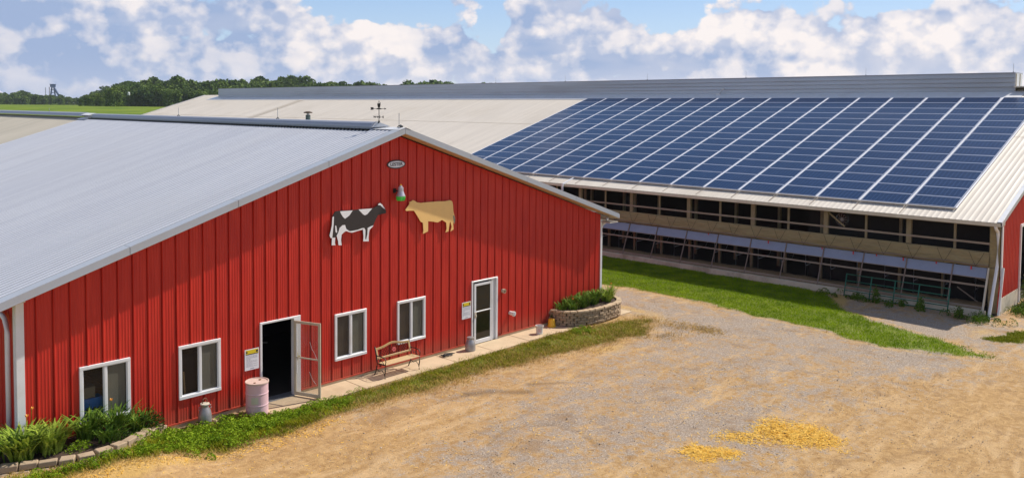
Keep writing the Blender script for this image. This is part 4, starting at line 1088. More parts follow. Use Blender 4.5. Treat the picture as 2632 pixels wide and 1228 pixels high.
leafy('shrub', -19.7, -.85, .3, .30, .25, .24, 800, .022, M['weed'], 'low green ground plant in the middle of the left bed', 'plant', 3)
leafy('shrub', -3.0, -.18, .05, .12, .12, .3, 260, .03, M['shrub'], 'small dark plant squeezed between yellow bucket and stone planter', 'plant', 7)
G2 = 'daylily clumps in the stone planter'
for i, (x, y, n, Ln, lab, mt) in enumerate((
    (-2.72, -.35, 60, .42, 'small daylily clump at the left end of the stone planter', 'lily'),
    (-2.35, -.62, 60, .40, 'daylily clump near the front left of the stone planter', 'lily'),
    (-2.15, -.25, 80, .50, 'dark daylily clump against the red wall in the left of the planter', 'lily'),
    (-1.70, -.60, 90, .50, 'daylily clump in the front middle of the stone planter', 'lily'),
    (-1.50, -.25, 90, .60, 'tall daylily clump against the red wall in the middle of the planter', 'lily'),
    (-1.05, -.55, 90, .55, 'daylily clump right of the middle of the stone planter', 'lily'),
    (-.70, -.25, 90, .62, 'tall daylily clump beside the white corner trim', 'lily'),
    (-.35, -.62, 90, .52, 'yellow-green daylily clump at the front right of the planter', 'lily_bright'),
    (.12, -.35, 100, .58, 'yellow-green daylily clump at the right end of the planter', 'lily_bright'))):
    lily('daylily', x, y, .40, n, Ln, .024, .08, M[mt], lab, G2, 200 + i, 1 if i % 3 == 1 else 0)

# grass, weeds and straw
def scatter(n, x0, x1, y0, y1, seed, fn, thr=.5):
    r = np.random.default_rng(seed); px = r.uniform(x0, x1, n); py = r.uniform(y0, y1, n)
    k = r.uniform(0, 1, n) < fn(px, py); return px[k], py[k], r
def add_grass(name, px, py, r, h0, h1, w, mt, sink=.0, **kw):
    P = np.stack([px, py, relz(px, py) - sink], -1); n = len(px)
    me = blade_mesh(name, mt, P, r.uniform(h0, h1, n), np.full(n, w), r, **kw); o = link_mesh(name, me); tag(o, kind='stuff'); return o
lawnf = lambda x, y: np.clip(sm((sdist(x, y, LAWN) + .8 * nz(x, y, 1.3, 3) + .5 * nz(x, y, .35, 9)) / (.3 + .5 * sm((-8 - y) / 4)) + .4), 0, 1) * np.where(y < -7, .45 + .8 * sm((fbm(x, y, 1.1, 3, 91) - .3) / .25), 1)
px, py, r = scatter(150000, 2.6, 10, -13.4, 14, 31, lawnf)
add_grass('lawn_grass', px, py, r, .045, .10, .016, M['grass'])
px, py, r = scatter(50000, 3.4, 10, 14, 60, 32, lawnf)
add_grass('lawn_grass', px, py, r, .05, .11, .03, M['grass'])
vf = lambda x, y: np.clip(sm((sdist(x, y, VERGE) + .6 * nz(x, y, 1.7, 5)) / .35 + .45), 0, 1) * (.35 + .65 * sm((fbm(x, y, 1.5, 3, 41) - .35) / .2))
outer = lambda x, y: sm((-y - 1.25 - .35 * (fbm(x, y, .9, 3, 66) - .5) * 4) / .5) * (x > -13)
vf0 = vf; vf = lambda x, y: vf0(x, y) * (1 - .38 * outer(x, y))
px, py, r = scatter(130000, -21.6, .8, -3.5, -.1, 33, vf)
px2, py2, r2 = scatter(60000, -13.5, .6, -3.4, -1.2, 38, lambda x, y: vf0(x, y) * outer(x, y) * .55)
add_grass('dry_grass', px2, py2, r2, .03, .10, .011, M['grass_dry'], lean=.9)
wl = px < -13.8
add_grass('verge_grass', px[~wl], py[~wl], r, .04, .13, .011, M['grass_verge'])
add_grass('verge_grass', px[wl], py[wl], r, .06, .20, .012, M['grass_verge'])
# fringe of dry grass along the verge
df = lambda x, y: np.exp(-((sdist(x, y, VERGE) - .05 + .8 * nz(x, y, 1.7, 5)) / .36) ** 2) * (y < -1.0) * .9
px, py, r = scatter(80000, -21.8, .8, -4.2, -.8, 34, df)
add_grass('dry_grass', px, py, r, .03, .10, .010, M['grass_dry'], lean=.9)
px, py, r = scatter(40000, 2.4, 9.5, -13.6, 10, 35, lambda x, y: np.exp(-((sdist(x, y, LAWN) + .1) / .14) ** 2) * .5)
add_grass('dry_grass', px, py, r, .02, .07, .016, M['grass_dry'], lean=.9)
px, py, r = scatter(16000, 6.2, 9.3, -13.8, -12.0, 36, lambda x, y: sm((sdist(x, y, RPATCH) + .7 * nz(x, y, 1.6, 8)) / .4 + .4))
add_grass('verge_grass', px, py, r, .04, .10, .016, M['grass_verge'])
px, py, r = scatter(12000, -2.0, 1.4, -5.5, -2.0, 37, lambda x, y: np.exp(-((x - .3) / .5) ** 2 - ((y + 3.6) / 1.3) ** 2) * .5 + np.exp(-((x - .5) / .35) ** 2 - ((y + 4.6) / .5) ** 2) + np.exp(-((x + 1.2) / .5) ** 2 - ((y + 4.0) / .35) ** 2) * .6)
add_grass('dry_grass', px, py, r, .03, .09, .012, M['grass_dry'], lean=.8)

def weed_patch(name, cx, cy, rx, ry, n, hgt_, size, mt, seed):
    r = np.random.default_rng(seed); k = max(6, int(n / 90)); cxs = r.normal(cx, rx * .5, k); cys = np.clip(r.normal(cy, ry * .5, k), -99, -.12 if cx < 2 else 99)
    w = r.integers(0, k, n); u = r.normal(0, 1, (n, 3)); u /= np.linalg.norm(u, axis=1)[:, None]; u[:, 2] = np.abs(u[:, 2])
    hh = r.uniform(.5, 1.2, k)[w] * hgt_
    C = np.stack([cxs[w] + u[:, 0] * hh * .8, cys[w] + u[:, 1] * hh * .8, u[:, 2] * hh], -1) * 1.0
    C[:, 2] += relz(C[:, 0], C[:, 1]); V, L = leaf_quads(C, size, r)
    o = link_mesh(name, fast_mesh(name, V, L, np.arange(len(L)) * 4, mt)); tag(o, kind='stuff'); return o
weed_patch('weeds', -17.0, -1.15, 1.3, .8, 13000, .22, .030, M['weed'], 51)
weed_patch('weeds', -18.6, -1.75, 1.0, .22, 5000, .14, .026, M['weed'], 52)
weed_patch('weeds', -15.9, -1.2, .9, .6, 9000, .20, .028, M['weed'], 53)
weed_patch('weeds', -14.6, -1.35, 1.0, .35, 6000, .16, .024, M['weed'], 54)
weed_patch('weeds', -13.2, -1.35, .7, .3, 2600, .18, .02, M['weed'], 58)
weed_patch('weeds', -20.3, -1.75, 1.0, .25, 2500, .15, .022, M['weed'], 59)
weed_patch('weeds', -2.9, -1.5, .5, .3, 1200, .16, .022, M['weed'], 60)
weed_patch('weeds', 9.45, -8.6, .35, 3.4, 2400, .26, .035, M['weed_dark'], 55)
weed_patch('weeds', 9.2, -11.5, .5, .6, 1600, .26, .03, M['weed_dark'], 56)
weed_patch('weeds', 11.8, -12.1, 1.2, .3, 2000, .32, .035, M['weed_dark'], 57)
for i, (x, y, h_, lab) in enumerate(((12.6, -12.05, 1.25, 'tall green weed growing against the concrete base at the right edge'), (9.45, -7.3, .65, 'tall weed growing in front of the left end of the green gate'), (9.2, -9.15, .6, 'tall weed growing in front of the right half of the green gate'), (9.1, -10.6, .5, 'leafy weed growing right of the green gate'))):
    leafy('tall_weed', x, y, -.14, .20, .18, h_, 420, .04, M['weed_dark'], lab, 'plant', 70 + i)

# straw spilled on the yard: two heaps, and litter
def straw(name, poly, n, seed, thick=.05, group=None, label=None, sl=.10, soft=.25):
    P_ = np.array(poly); r = np.random.default_rng(seed)
    px = r.uniform(P_[:, 0].min() - .5, P_[:, 0].max() + .5, n); py = r.uniform(P_[:, 1].min() - .5, P_[:, 1].max() + .5, n)
    dd_ = sdist(px, py, poly) + .9 * nz(px, py, 1.4, seed); k = r.uniform(0, 1, n) < sm(dd_ / soft + .40) ; px, py, dd_ = px[k], py[k], dd_[k]; n = len(px)
    z = relz(px, py) + r.uniform(.002, 1, n) * thick * sm(dd_ / .3 + .2) + .006
    th = r.uniform(0, 2 * PI, n); L_ = r.uniform(.4, 1, n) * sl; w = r.uniform(.004, .008, n); tl = r.normal(0, .18, n)
    a = np.stack([np.cos(th) * L_ / 2, np.sin(th) * L_ / 2, tl * L_ / 2], -1); s = np.stack([-np.sin(th) * w, np.cos(th) * w, r.normal(0, .3, n) * w], -1)
    c = np.stack([px, py, z], -1); V = np.stack([c - a - s, c - a + s, c + a + s, c + a - s], 1).reshape(-1, 3)
    o = link_mesh(name, fast_mesh(name, V, np.arange(4 * n).reshape(n, 4), np.arange(n) * 4, M['straw'])); tag(o, label, None, group, 'stuff'); return o
straw('straw', [(-7.95, -9.95), (-6.9, -10.15), (-6.0, -10.25), (-5.95, -10.7), (-5.8, -11.3), (-5.9, -11.9), (-5.9, -12.2), (-6.6, -12.15), (-6.95, -11.8), (-7.35, -11.2), (-7.35, -10.8), (-7.6, -10.5)], 17000, 61, thick=.025, soft=.9, sl=.12, label='larger spill of golden straw on the gravel yard')
straw('straw', [(-9.4, -9.85), (-8.75, -9.8), (-8.6, -10.1), (-8.75, -10.5), (-9.3, -10.45), (-9.5, -10.15)], 10000, 62, thick=.03, soft=.8, sl=.12, label='smaller spill of golden straw on the gravel yard')
r = np.random.default_rng(63)
straw('loose_straw', [(-19, -2.3), (-8, -2.6), (-3, -3.6), (0, -4), (1, -6), (-3, -9.5), (-5, -13.5), (-11, -10.8), (-14, -6.5), (-19, -3.2)], 2400, 64, thick=.006, sl=.09)
straw('loose_straw', [(-21.8, -1.9), (-20, -2.0), (-18, -2.1), (-16, -2.2), (-14, -2.2), (-14, -2.7), (-18, -2.6), (-21.8, -2.7)], 3500, 65, thick=.02, sl=.10)

# pebbles lying on the yard
def pebbles(n, seed, x0, x1, y0, y1, s0, s1, fn, mt):
    px, py, r = scatter(n, x0, x1, y0, y1, seed, fn); n = len(px); s = s0 * (s1 / s0) ** (r.uniform(0, 1, n) ** 2.2)
    base = np.array([(1, 0, 0), (0, 1, 0), (-1, 0, 0), (0, -1, 0), (0, 0, .7), (0, 0, -.5)], float)
    rot = r.uniform(0, 2 * PI, n); c_, s_ = np.cos(rot), np.sin(rot)
    B = base[None] * (1 + r.uniform(-.35, .35, (n, 6, 3))) * s[:, None, None]
    X = B[..., 0] * c_[:, None] - B[..., 1] * s_[:, None]; Y = B[..., 0] * s_[:, None] + B[..., 1] * c_[:, None]
    V = np.stack([X + px[:, None], Y + py[:, None], B[..., 2] + (relz(px, py) + s * .1)[:, None]], -1).reshape(-1, 3)
    T = np.array([(0, 1, 4), (1, 2, 4), (2, 3, 4), (3, 0, 4), (1, 0, 5), (2, 1, 5), (3, 2, 5), (0, 3, 5)])
    L = (T[None] + (np.arange(n) * 6)[:, None, None]).reshape(-1, 3)
    o = link_mesh('gravel', fast_mesh('gravel', V, L, np.arange(len(L)) * 3, mt)); tag(o, kind='stuff')
def gravel_mat():
    mt, t, p, out = new_mat('loose_gravel'); g_ = t.n('ShaderNodeNewGeometry'); rnd = g_.outputs['Random Per Island']
    cr_ = t.n('ShaderNodeValToRGB'); t.link(rnd, cr_.inputs[0]); e = cr_.color_ramp.elements
    e[0].position = 0; e[0].color = (.10, .085, .07, 1); e[1].position = 1; e[1].color = (.66, .60, .54, 1)
    for q, c in ((.25, (.26, .22, .19)), (.5, (.38, .30, .22)), (.75, (.50, .42, .34))): x_ = e.new(q); x_.color = (*c, 1)
    t.link(cr_.outputs[0], p.inputs['Base Color']); p.inputs['Roughness'].default_value = .9; return mt
M['gravel'] = gravel_mat()
yf = lambda x, y: np.clip((1 - grass_mask(x, y)) * (.25 + 1.3 * sm((fbm(x, y, .8, 3, 77) - .35) / .3)), 0, 1) * (y < np.where(x < .6, -1.3, 99)) * (x < 9.0)
pebbles(60000, 71, -19, 5, -16.5, 1.5, .005, .017, yf, M['gravel'])
pebbles(900, 72, -19, 8, -16.5, 1.5, .015, .032, yf, M['gravel'])

# ================================================================== FREESTALL BARN WITH THE PANELS
TH = .3049; TT = .31475; XP, ZP = 11.0256, 3.9613           # lower edge of the array
ZR0 = 3.8355; EX = 10.19; RX = 28.3; Y0, Y1 = -11.68, 92.0
fz = lambda x: ZR0 + (min(x, 2 * RX - x) - XP) * TT
fb = thing('freestall_barn', (0, 0, 0), 'long open sided cattle barn with cream roof and rolled tan curtain', 'barn')
roof_sheet(fb, 'roof', M['roof_tan'], Y0, Y1, EX, RX, fz(EX), fz(RX), .2286, h=.006, rows=6, wr=.04)
roof_sheet(fb, 'roof', M['roof_tan'], Y0, Y1, 2 * RX - EX, RX, fz(EX), fz(RX), .2286, h=.006, rows=2, wr=.04)
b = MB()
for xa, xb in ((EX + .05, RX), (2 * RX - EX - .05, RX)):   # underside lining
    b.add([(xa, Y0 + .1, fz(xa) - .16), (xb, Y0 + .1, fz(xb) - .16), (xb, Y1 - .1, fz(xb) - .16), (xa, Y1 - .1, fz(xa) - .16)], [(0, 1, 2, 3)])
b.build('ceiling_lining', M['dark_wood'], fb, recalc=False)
# eave gutter, lap seam, rake trims
b = MB(); b.box(EX - .06, EX - .045, Y0, Y1, fz(EX) - .125, fz(EX) - .012); b.box(EX - .06, EX + .10, Y0, Y1, fz(EX) - .14, fz(EX) - .125); b.build('gutter', M['cream'], fb)
b = MB(); b.box(EX + .10, 10.70, Y0 + .05, Y1, fz(EX) - .16, fz(EX) - .145); b.build('soffit', M['wood_tan'], fb)
def fslope(b, xa, xb, y0, y1, up, dn):
    b.add([(xa, y0, fz(xa) + up), (xb, y0, fz(xb) + up), (xb, y1, fz(xb) + up), (xa, y1, fz(xa) + up), (xa, y0, fz(xa) - dn), (xb, y0, fz(xb) - dn), (xb, y1, fz(xb) - dn), (xa, y1, fz(xa) - dn)],
          [(0, 1, 2, 3), (7, 6, 5, 4), (0, 4, 5, 1), (1, 5, 6, 2), (2, 6, 7, 3), (3, 7, 4, 0)])
for (ya, yb) in ((Y0 - .03, Y0 + .14), (Y1 - .14, Y1 + .03)):
    for i in range(5):
        u = EX + (RX - EX) * i / 5 + .01; v = EX + (RX - EX) * (i + 1) / 5 - .01
        b = MB(); fslope(b, u, v, ya, yb, .04, -.028); b.build('rake_trim', M['white'], fb)
        ym = ya if ya < 0 else yb - .015
        b = MB(); fslope(b, u, v, ym - .006, ym + .012, .026, .14); b.build('rake_fascia', M['trim_grey'], fb)
for X in (20.0,):
    b = MB(); fslope(b, X, X + .03, Y0 + .15, Y1 - .15, .017, -.012); b.build('lap_seam', M['curb'], fb)
b = MB(); fslope(b, 26.06, 27.45, Y0 + 3.0, Y1 - 5, .030, -.022); b.build('ridge_flashing', M['white'], fb)
# stains running down the far roof: dull strips of older sheet
for yy, wd in ((62.8, 1.1),):
    b = MB(); fslope(b, 19.0, 26.2, yy, yy + wd, .0235, -.0222); b.build('older_sheet', M['roof_dull'], fb)
# ridge cupola: a long raised vent of horizontal boards
CX0, CX1, CY0, CY1 = 27.55, 29.05, -8.1, 86.4
cup = node('ridge_monitor', fb)
zb = fz(CX0) + .02
for i in range(4):
    z0 = zb + i * .258; b = MB(); b.add([(CX0 - .07, CY0, z0), (CX0 - .07, CY1, z0), (CX0 + .01, CY1, z0 + .25), (CX0 + .01, CY0, z0 + .25), (CX0 - .07, CY0, z0 - .012), (CX0 - .07, CY1, z0 - .012), (CX0 + .02, CY1, z0 - .012), (CX0 + .02, CY0, z0 - .012)],
        [(3, 2, 1, 0), (0, 1, 5, 4), (4, 5, 6, 7)]); b.build('cladding_board', M['cupola'], cup, recalc=False)
b = MB(); b.box(CX0 + .015, CX1, CY0 + .05, CY1, zb - .3, zb + 1.02); b.build('core', M['cupola'], cup)
b = MB(); b.box(CX0 - .05, CX1 + .05, CY0 - .02, CY1 + .02, zb + 1.025, zb + 1.06); b.build('cap', M['vent_metal'], cup)
b = MB(); b.box(CX0, CX1, CY0 - .03, CY0 + .045, zb - .25, zb + 1.02); b.build('end_panel', M['white'], cup)
b = MB(); b.box(CX0 + .05, CX0 + .17, CY0 - .045, CY0 - .032, zb - .1, zb + 1.0); b.build('end_post', M['wood_tan'], cup)
b = MB(); b.box(CX1 - .6, CX1 - .48, CY0 - .045, CY0 - .032, zb - .1, zb + 1.0); b.build('end_post', M['wood_tan'], cup)
b = MB(); b.box(CX0 - .4, CX0 + 2.2, Y0 + .2, CY0 - .03, fz(RX) - .02, fz(RX) + .05); b.build('ridge_cap', M['cream'], fb)

# open side: posts, rails, curtain, tarpaulin band and slanting bars
WX = 10.70; ye = -11.2
bays = [-9.90 + 1.785 * k for k in range(23)]
for k, yy in enumerate(bays):
    if k % 2 == 1: b = MB(); b.box(WX + .02, WX + .17, yy - .10, yy + .10, 1.6, 3.42); b.build('post', M['wood_tan'], fb)
    else: b = MB(); b.box(WX + .05, WX + .12, yy - .045, yy + .045, 1.6, 3.42); b.build('stud', M['wood_tan'], fb)
b = MB(); b.box(WX - .02, WX + .12, -11.55, ye, 1.72, 3.42); b.box(WX - .02, WX + .12, -11.55, ye, -.1, 1.70); b.build('corner_panel', M['curtain'], fb)
yE = 31.0
def rail(nm, xa, z0, z1, mt, th=.05, y0=ye, y1=yE, n=1):
    b = MB(); L_ = (y1 - y0) / n
    for i in range(n): b.box(xa - th / 2, xa + th / 2, y0 + L_ * i + .004, y0 + L_ * (i + 1) - .004, z0, z1)
    return b.build(nm, mt, fb)
rail('rail', WX + .0, 2.62, 2.70, M['wood_grey'], n=1); rail('header_beam', WX + .06, 3.34, 3.44, M['wood_tan'], th=.12)
# curtain: bundled cloth with folds, built as a lofted strip
ny = 420; prof = [(.00, 1.72), (-.06, 1.70), (-.10, 1.76), (-.11, 1.84), (-.085, 1.90), (-.10, 1.96), (-.08, 2.05), (-.06, 2.16), (-.05, 2.26), (-.02, 2.31), (.03, 2.30)]
r = np.random.default_rng(5); yy = np.linspace(ye, yE, ny); Vc = []
for j, (ox, oz) in enumerate(prof):
    w1 = nz(yy, np.full(ny, j * .55), 1.6, 6); w2 = nz(yy, np.full(ny, j * 1.3), 5.0, 7)
    sag = .03 * np.abs(np.sin((yy + 9.9) * PI / 1.785)) * (1 - j / 10)
    Vc.append(np.stack([WX + ox - .11 * w1 - .08 * w2, yy, oz + .05 * w1 * (1 - j / 12) - sag + .02], -1))
Vc = np.concatenate(Vc); I, J = np.meshgrid(np.arange(len(prof) - 1), np.arange(ny - 1), indexing='ij'); a = (I * ny + J).ravel()
link_mesh('curtain', fast_mesh('curtain', Vc, np.stack([a, a + 1, a + ny + 1, a + ny], -1), np.arange(len(a)) * 4, M['curtain'], smooth=True), fb)
for k, yy_ in enumerate([-10.6, -9.3, -8.0, -6.9, -5.9, -4.5, -1.9, 1.3]):
    b = MB(); b.box(WX - .19, WX - .175, yy_ - .025, yy_ + .025, 1.58 + .05 * (k % 2), 1.72); b.build('strap', M['reddot'], fb)
# slanting lower side
sx = lambda z: 10.66 - (1.68 - z) / 1.53 * .66
edges = [ye + .05] + bays
for a_, b_ in zip(edges[:-1], edges[1:]):
    z0, z1 = 1.30, 1.69; e = .012
    nn = 5; mb = MB(); vs = []
    for jj in range(3):
        for ii_ in range(nn):
            f = ii_ / (nn - 1); z = z0 + (z1 - z0) * jj / 2; vs.append((sx(z) + .008 * math.sin(f * PI) * (1 if jj == 1 else 0) + random.uniform(-.004, .004), a_ + e + (b_ - a_ - 2 * e) * f, z))
    mb.add(vs, [(jj * nn + i_ + 1, jj * nn + i_, (jj + 1) * nn + i_, (jj + 1) * nn + i_ + 1) for jj in range(2) for i_ in range(nn - 1)])
    mb.build('tarp_panel', M['tarp'], fb, smooth=True, recalc=False)
for k, yy_ in enumerate(bays):
    b = MB(); b.bar((sx(1.70) - .02, yy_, 1.70), (sx(.0) - .02, yy_, .0), .045, .04, up=(0, 1, 0)); b.build('slanting_bar', M['bar_brown'], fb)
b = MB(); b.bar((sx(1.70) - .03, ye, 1.70), (sx(.0) - .03, ye, .0), .09, .06, up=(0, 1, 0)); b.build('slanting_bar', M['cream'], fb)
for nm, z, h_, mt in (('tarp_rail', 1.285, .03, 'wood_grey'), ('middle_rail', 1.00, .07, 'wood_grey'), ('bottom_rail', .20, .08, 'wood_grey')):
    b = MB(); b.box(sx(z) + .0, sx(z) + .04, ye, yE, z - h_ / 2, z + h_ / 2); b.build(nm, M[mt], fb)
for i in range(14):
    u = ye - .1 + i * 3.02; b = MB(); b.box(sx(0) - .05, sx(0) + .12, u + .006, u + 3.014, -.4, .11 + random.uniform(-.008, .008)); b.build('kerb_block', M['curb'], fb, bevel=.01)
# cords tying the curtain up
for k, yy_ in enumerate(np.arange(-10.75, 12, 1.19)):
    b = MB()
    for s_ in (-.28, .28): b.tube([(WX - .17, yy_, 1.74), (WX - .13, yy_ + s_ * .5, 2.0), (WX - .09, yy_ + s_, 2.30)], .007, 5)
    b.build('tie_cord', M['dark_wood'], fb)
b = MB()
b.tube([(WX - .15 + random.uniform(-.01, .01), y_, 1.80 + .02 * math.sin(y_ * 3.1)) for y_ in np.arange(ye, 20, .35)], .022, 6); b.build('curtain_tube', M['bar_brown'], fb)
# trusses and feed inside, dim
for k in range(12):
    yy_ = -8.12 + k * 3.57
    b = MB(); b.bar((WX + .1, yy_, 3.36), (19.5, yy_, 3.36), .05, .14); b.bar((WX + .3, yy_, 3.45), (19.5, yy_, 6.1), .05, .14)
    for q_ in range(4): b.bar((12.2 + q_ * 2.0, yy_, 3.4), (13.2 + q_ * 2.0, yy_, 3.55 + (13.2 + q_ * 2.0 - WX) * .3), .04, .09)
    b.build('truss', M['wood_tan'], fb)
ny2 = 300; yy2 = np.linspace(-11, 28, ny2); Vf = []
for j_, (ox, oz) in enumerate(((10.6, -.12), (10.85, .06), (11.2, .14), (11.6, .08), (12.0, -.12))): Vf.append(np.stack([ox + .15 * nz(yy2, yy2 * 0 + j_, 2.0, 55), yy2, oz + .16 * nz(yy2, yy2 * 0 + j_ * 2, 2.6, 56)], -1))
Vf = np.concatenate(Vf); I, J = np.meshgrid(np.arange(4), np.arange(ny2 - 1), indexing='ij'); a = (I * ny2 + J).ravel()
fe = link_mesh('feed', fast_mesh('feed', Vf, np.stack([a, a + ny2, a + ny2 + 1, a + 1], -1), np.arange(len(a)) * 4, M['feed'], smooth=True)); tag(fe, kind='stuff')
# inside: floor, added wall that keeps the inside dark, posts and stall loops
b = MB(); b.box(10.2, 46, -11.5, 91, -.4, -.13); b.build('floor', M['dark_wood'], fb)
b = MB(); b.box(20.0, 20.1, -11.5, 60, -.1, 6.3); b.build('inner_wall', M['dark'], fb)  # added wall, only keeps the inside dark
for k in range(12):
    yy_ = -10.6 + k * 2.44
    b = MB(); b.box(13.9, 14.05, yy_, yy_ + .14, -.1, 4.5); b.build('inner_post', M['wood_tan'], fb)
for k in range(20):
    yy_ = -10.9 + k * 1.79
    b = MB(); b.box(12.3, 12.42, yy_, yy_ + .12, -.1, 1.75 if k % 2 else 3.3); b.build('inner_post', M['wood_tan'], fb)
for k in range(22):
    yy_ = -10.4 + k * 1.22
    b = MB(); b.tube([(12.0, yy_, .0), (12.0, yy_, 1.05), (12.25, yy_, 1.15), (13.2, yy_, 1.12), (13.45, yy_, .85), (13.2, yy_, .55), (12.1, yy_, .5)], .025, 8)
    b.build('stall_loop', M['galv'], fb, smooth=True)
b = MB(); b.bar((11.3, -11.1, 1.0), (11.5, -9.6, 1.35), .04, .04); b.bar((11.2, -10.9, .05), (11.3, -9.9, .65), .04, .04); b.build('brace', M['wood_grey'], fb)
for yy_ in (-4.53,): b = MB(); b.bar((WX + .1, yy_ - .1, 3.3), (WX + .12, yy_ - .85, 2.72), .04, .07); b.build('knee_brace', M['wood_tan'], fb)
fan = thing('barn_fan', (WX + .45, -5.15, 3.0), 'grey round fan hanging inside the open side near a post', 'fan')
b = MB(); b.tube([(.02, 0, 0), (-.16, 0, 0)], .27, 24, cap=False); b.tube([(-.162, 0, 0), (-.166, 0, 0)], .275, 24, cap=False); b.build('housing', M['galv'], fan)
b = MB()
for k in range(6): an = PI * k / 6; b.bar((-.165, -.27 * math.cos(an), -.27 * math.sin(an)), (-.165, .27 * math.cos(an), .27 * math.sin(an)), .008, .008)
b.tube([(0, 0, 0), (-.1, 0, 0)], .07, 12); b.bar((0, 0, .26), (0, 0, .42), .03, .03); b.build('guard', M['galv'], fan)

# gable end on the right: red sheet over a concrete base, with a doorway
gy_ = -11.60; x = 10.85; b = MB(); DX = 13.62
gt = lambda X: fz(X) - .15
while x < 45.7:
    for (a_, d0), (c_, d1) in zip([(0, 0), (.012, .021), (.034, .021), (.05, 0), (.12, 0), (.13, .005), (.15, .005), (.16, 0)], [(.012, .021), (.034, .021), (.05, 0), (.12, 0), (.13, .005), (.15, .005), (.16, 0), (.2286, 0)]):
        u, v = x + a_, x + c_; mid_ = (u + v) / 2
        z0 = 3.08 if DX < mid_ < 18.6 else .52
        b.add([(u, gy_ - d0, z0), (v, gy_ - d1, z0), (v, gy_ - d1, gt(v)), (u, gy_ - d0, gt(u))], [(0, 1, 2, 3)])
    x += .2286
b.build('gable_siding', M['red'], fb, recalc=False)
b = MB(); b.box(10.82, DX - .05, gy_ - .02, gy_ + .16, -.5, .515); b.box(18.7, 45.7, gy_ - .02, gy_ + .16, -.5, .515); b.build('concrete_base', M['curb'], fb)
b = MB(); b.box(DX - .045, DX + .07, gy_ - .06, gy_ + .12, -.1, 3.08); b.box(DX - .045, 18.7, gy_ - .06, gy_ + .12, 3.085, 3.20); b.build('doorway_frame', M['white'], fb)
b = MB(); b.box(10.72, 10.86, gy_ - .035, gy_ + .01, .0, 3.50); b.build('corner_trim', M['white'], fb)
b = MB(); b.box(10.60, 11.0, gy_ - .04, gy_ - .01, 3.42, 3.52); b.build('eave_return', M['cream'], fb)
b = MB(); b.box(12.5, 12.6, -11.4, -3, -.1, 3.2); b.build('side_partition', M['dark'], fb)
# red wedge and downspouts at the corner
b = MB(); b.slab([(10.86, .0), (10.86, 1.7), (10.52, 0.0)], gy_ - .02, gy_ + .05); b.build('corner_wedge', M['red'], fb)
b = MB(); b.tube([(10.20, -11.50, 3.50), (10.20, -11.50, 3.38), (10.30, -11.50, 3.30), (10.52, -11.50, 3.20), (10.58, -11.50, 3.08), (10.58, -11.50, 1.80), (10.46, -11.50, 1.55), (9.72, -11.50, .10), (9.68, -11.5, -.14)], .06, 10)
b.build('downspout', M['white'], fb, smooth=False)
b = MB(); b.bar((10.78, -11.68, 1.75), (10.26, -11.68, -.05), .09, .07, up=(0, 1, 0)); b.build('brace_trim', M['white'], fb)

# conduit run on the roof edge
cd = thing('conduit_box', (10.05, 10.45, 3.5), 'white square conduit running over the roof edge below the panels', 'conduit')
b = MB(); b.bar((.95, 0, .36), (-.02, 0, .06), .09, .08); b.bar((-.05, 0, .06), (-.05, 0, -.30), .09, .09, up=(0, 1, 0)); b.build('conduit', M['white'], cd)

# lightning rods
def rod(x, y, z, h, label, group):
    rt = thing('lightning_rod', (x, y, z), label, 'lightning rod', group)
    b = MB(); b.tube([(0, 0, 0), (0, 0, h)], .010, 6); b.build('rod', M['galv'], rt); b = MB(); b.tube([(-.06, 0, .0), (0, 0, .05), (.06, 0, .0)], .015, 6); b.build('foot', M['black'], rt)
rod(APX, -.17, ZR + .04, .42, 'thin lightning rod at the peak of the red barn', 'lightning rods'); rod(APX, 6.84, ZR + .18, .40, 'thin lightning rod on the red barn ridge vent left of the flue pipe', 'lightning rods'); rod(APX, 14.95, ZR + .18, .35, 'thin lightning rod farthest back on the new part of the red barn ridge', 'lightning rods'); rod(APX, 31.5, ZR + .2, .22, 'thin lightning rod on the old part of the red barn ridge', 'lightning rods')
for yy_, lb in ((-7.98, 'rightmost lightning rod at the near end of the ridge monitor'), (.25, 'second lightning rod from the right on the ridge monitor'), (8.57, 'third lightning rod from the right on the ridge monitor'), (16.9, 'fourth lightning rod from the right on the ridge monitor'), (25.2, 'lightning rod above the left end of the solar panels'), (33.5, 'lightning rod on the ridge monitor left of the solar panels'), (51.3, 'leftmost lightning rod on the ridge monitor, above the weather vane')):
    rod(CX0 + .1, yy_, zb + 1.06, .50, lb, 'lightning rods')
br = thing('ridge_bracket', (27.2, 10.41, fz(27.2) + .03), 'small dark bracket fitting at the top of the solar panels', 'bracket')
b = MB(); b.bar((0, 0, 0), (0, -.25, .32), .05, .05); b.bar((0, -.25, .32), (0, -.42, .42), .03, .12); b.build('arm', M['galv'], br); b = MB(); b.box(-.12, .12, -.1, .18, -.03, .05); b.build('plate', M['white'], br)

# flue and weather vane on the red barn ridge
fl_ = thing('flue_pipe', (-9.9, 5.4, 7.0), 'grey-green flue pipe with flat brown cap behind the red barn ridge', 'flue')
b = MB(); b.lathe(0, 0, [(0, 0), (.085, 0), (.085, .60), (0, .60)], 16); b.build('pipe', M['pipe_green'], fl_); b = MB(); b.lathe(0, 0, [(0, .60), (.05, .60), (.05, .66), (0, .66)], 10); b.build('neck', M['galv'], fl_)
b = MB(); b.lathe(0, 0, [(0, .66), (.155, .665), (.15, .70), (.05, .73), (0, .73)], 16); b.build('cap', M['cap_brown'], fl_)
va = thing('weather_vane', (APX, .83, ZR + .12), 'black weather vane with arrow and direction letters on the barn ridge', 'weather vane')
b = MB(); b.tube([(0, 0, 0), (0, 0, .72)], .011, 8); b.lathe(0, 0, [(0, .0), (.05, .0), (.02, .1), (0, .1)], 8); b.lathe(0, 0, [(0, .18), (.028, .205), (0, .235)], 10); b.build('rod', M['black'], va)
b = MB(); R_ = RIGHT.copy(); R_.z = 0; R_.normalize()
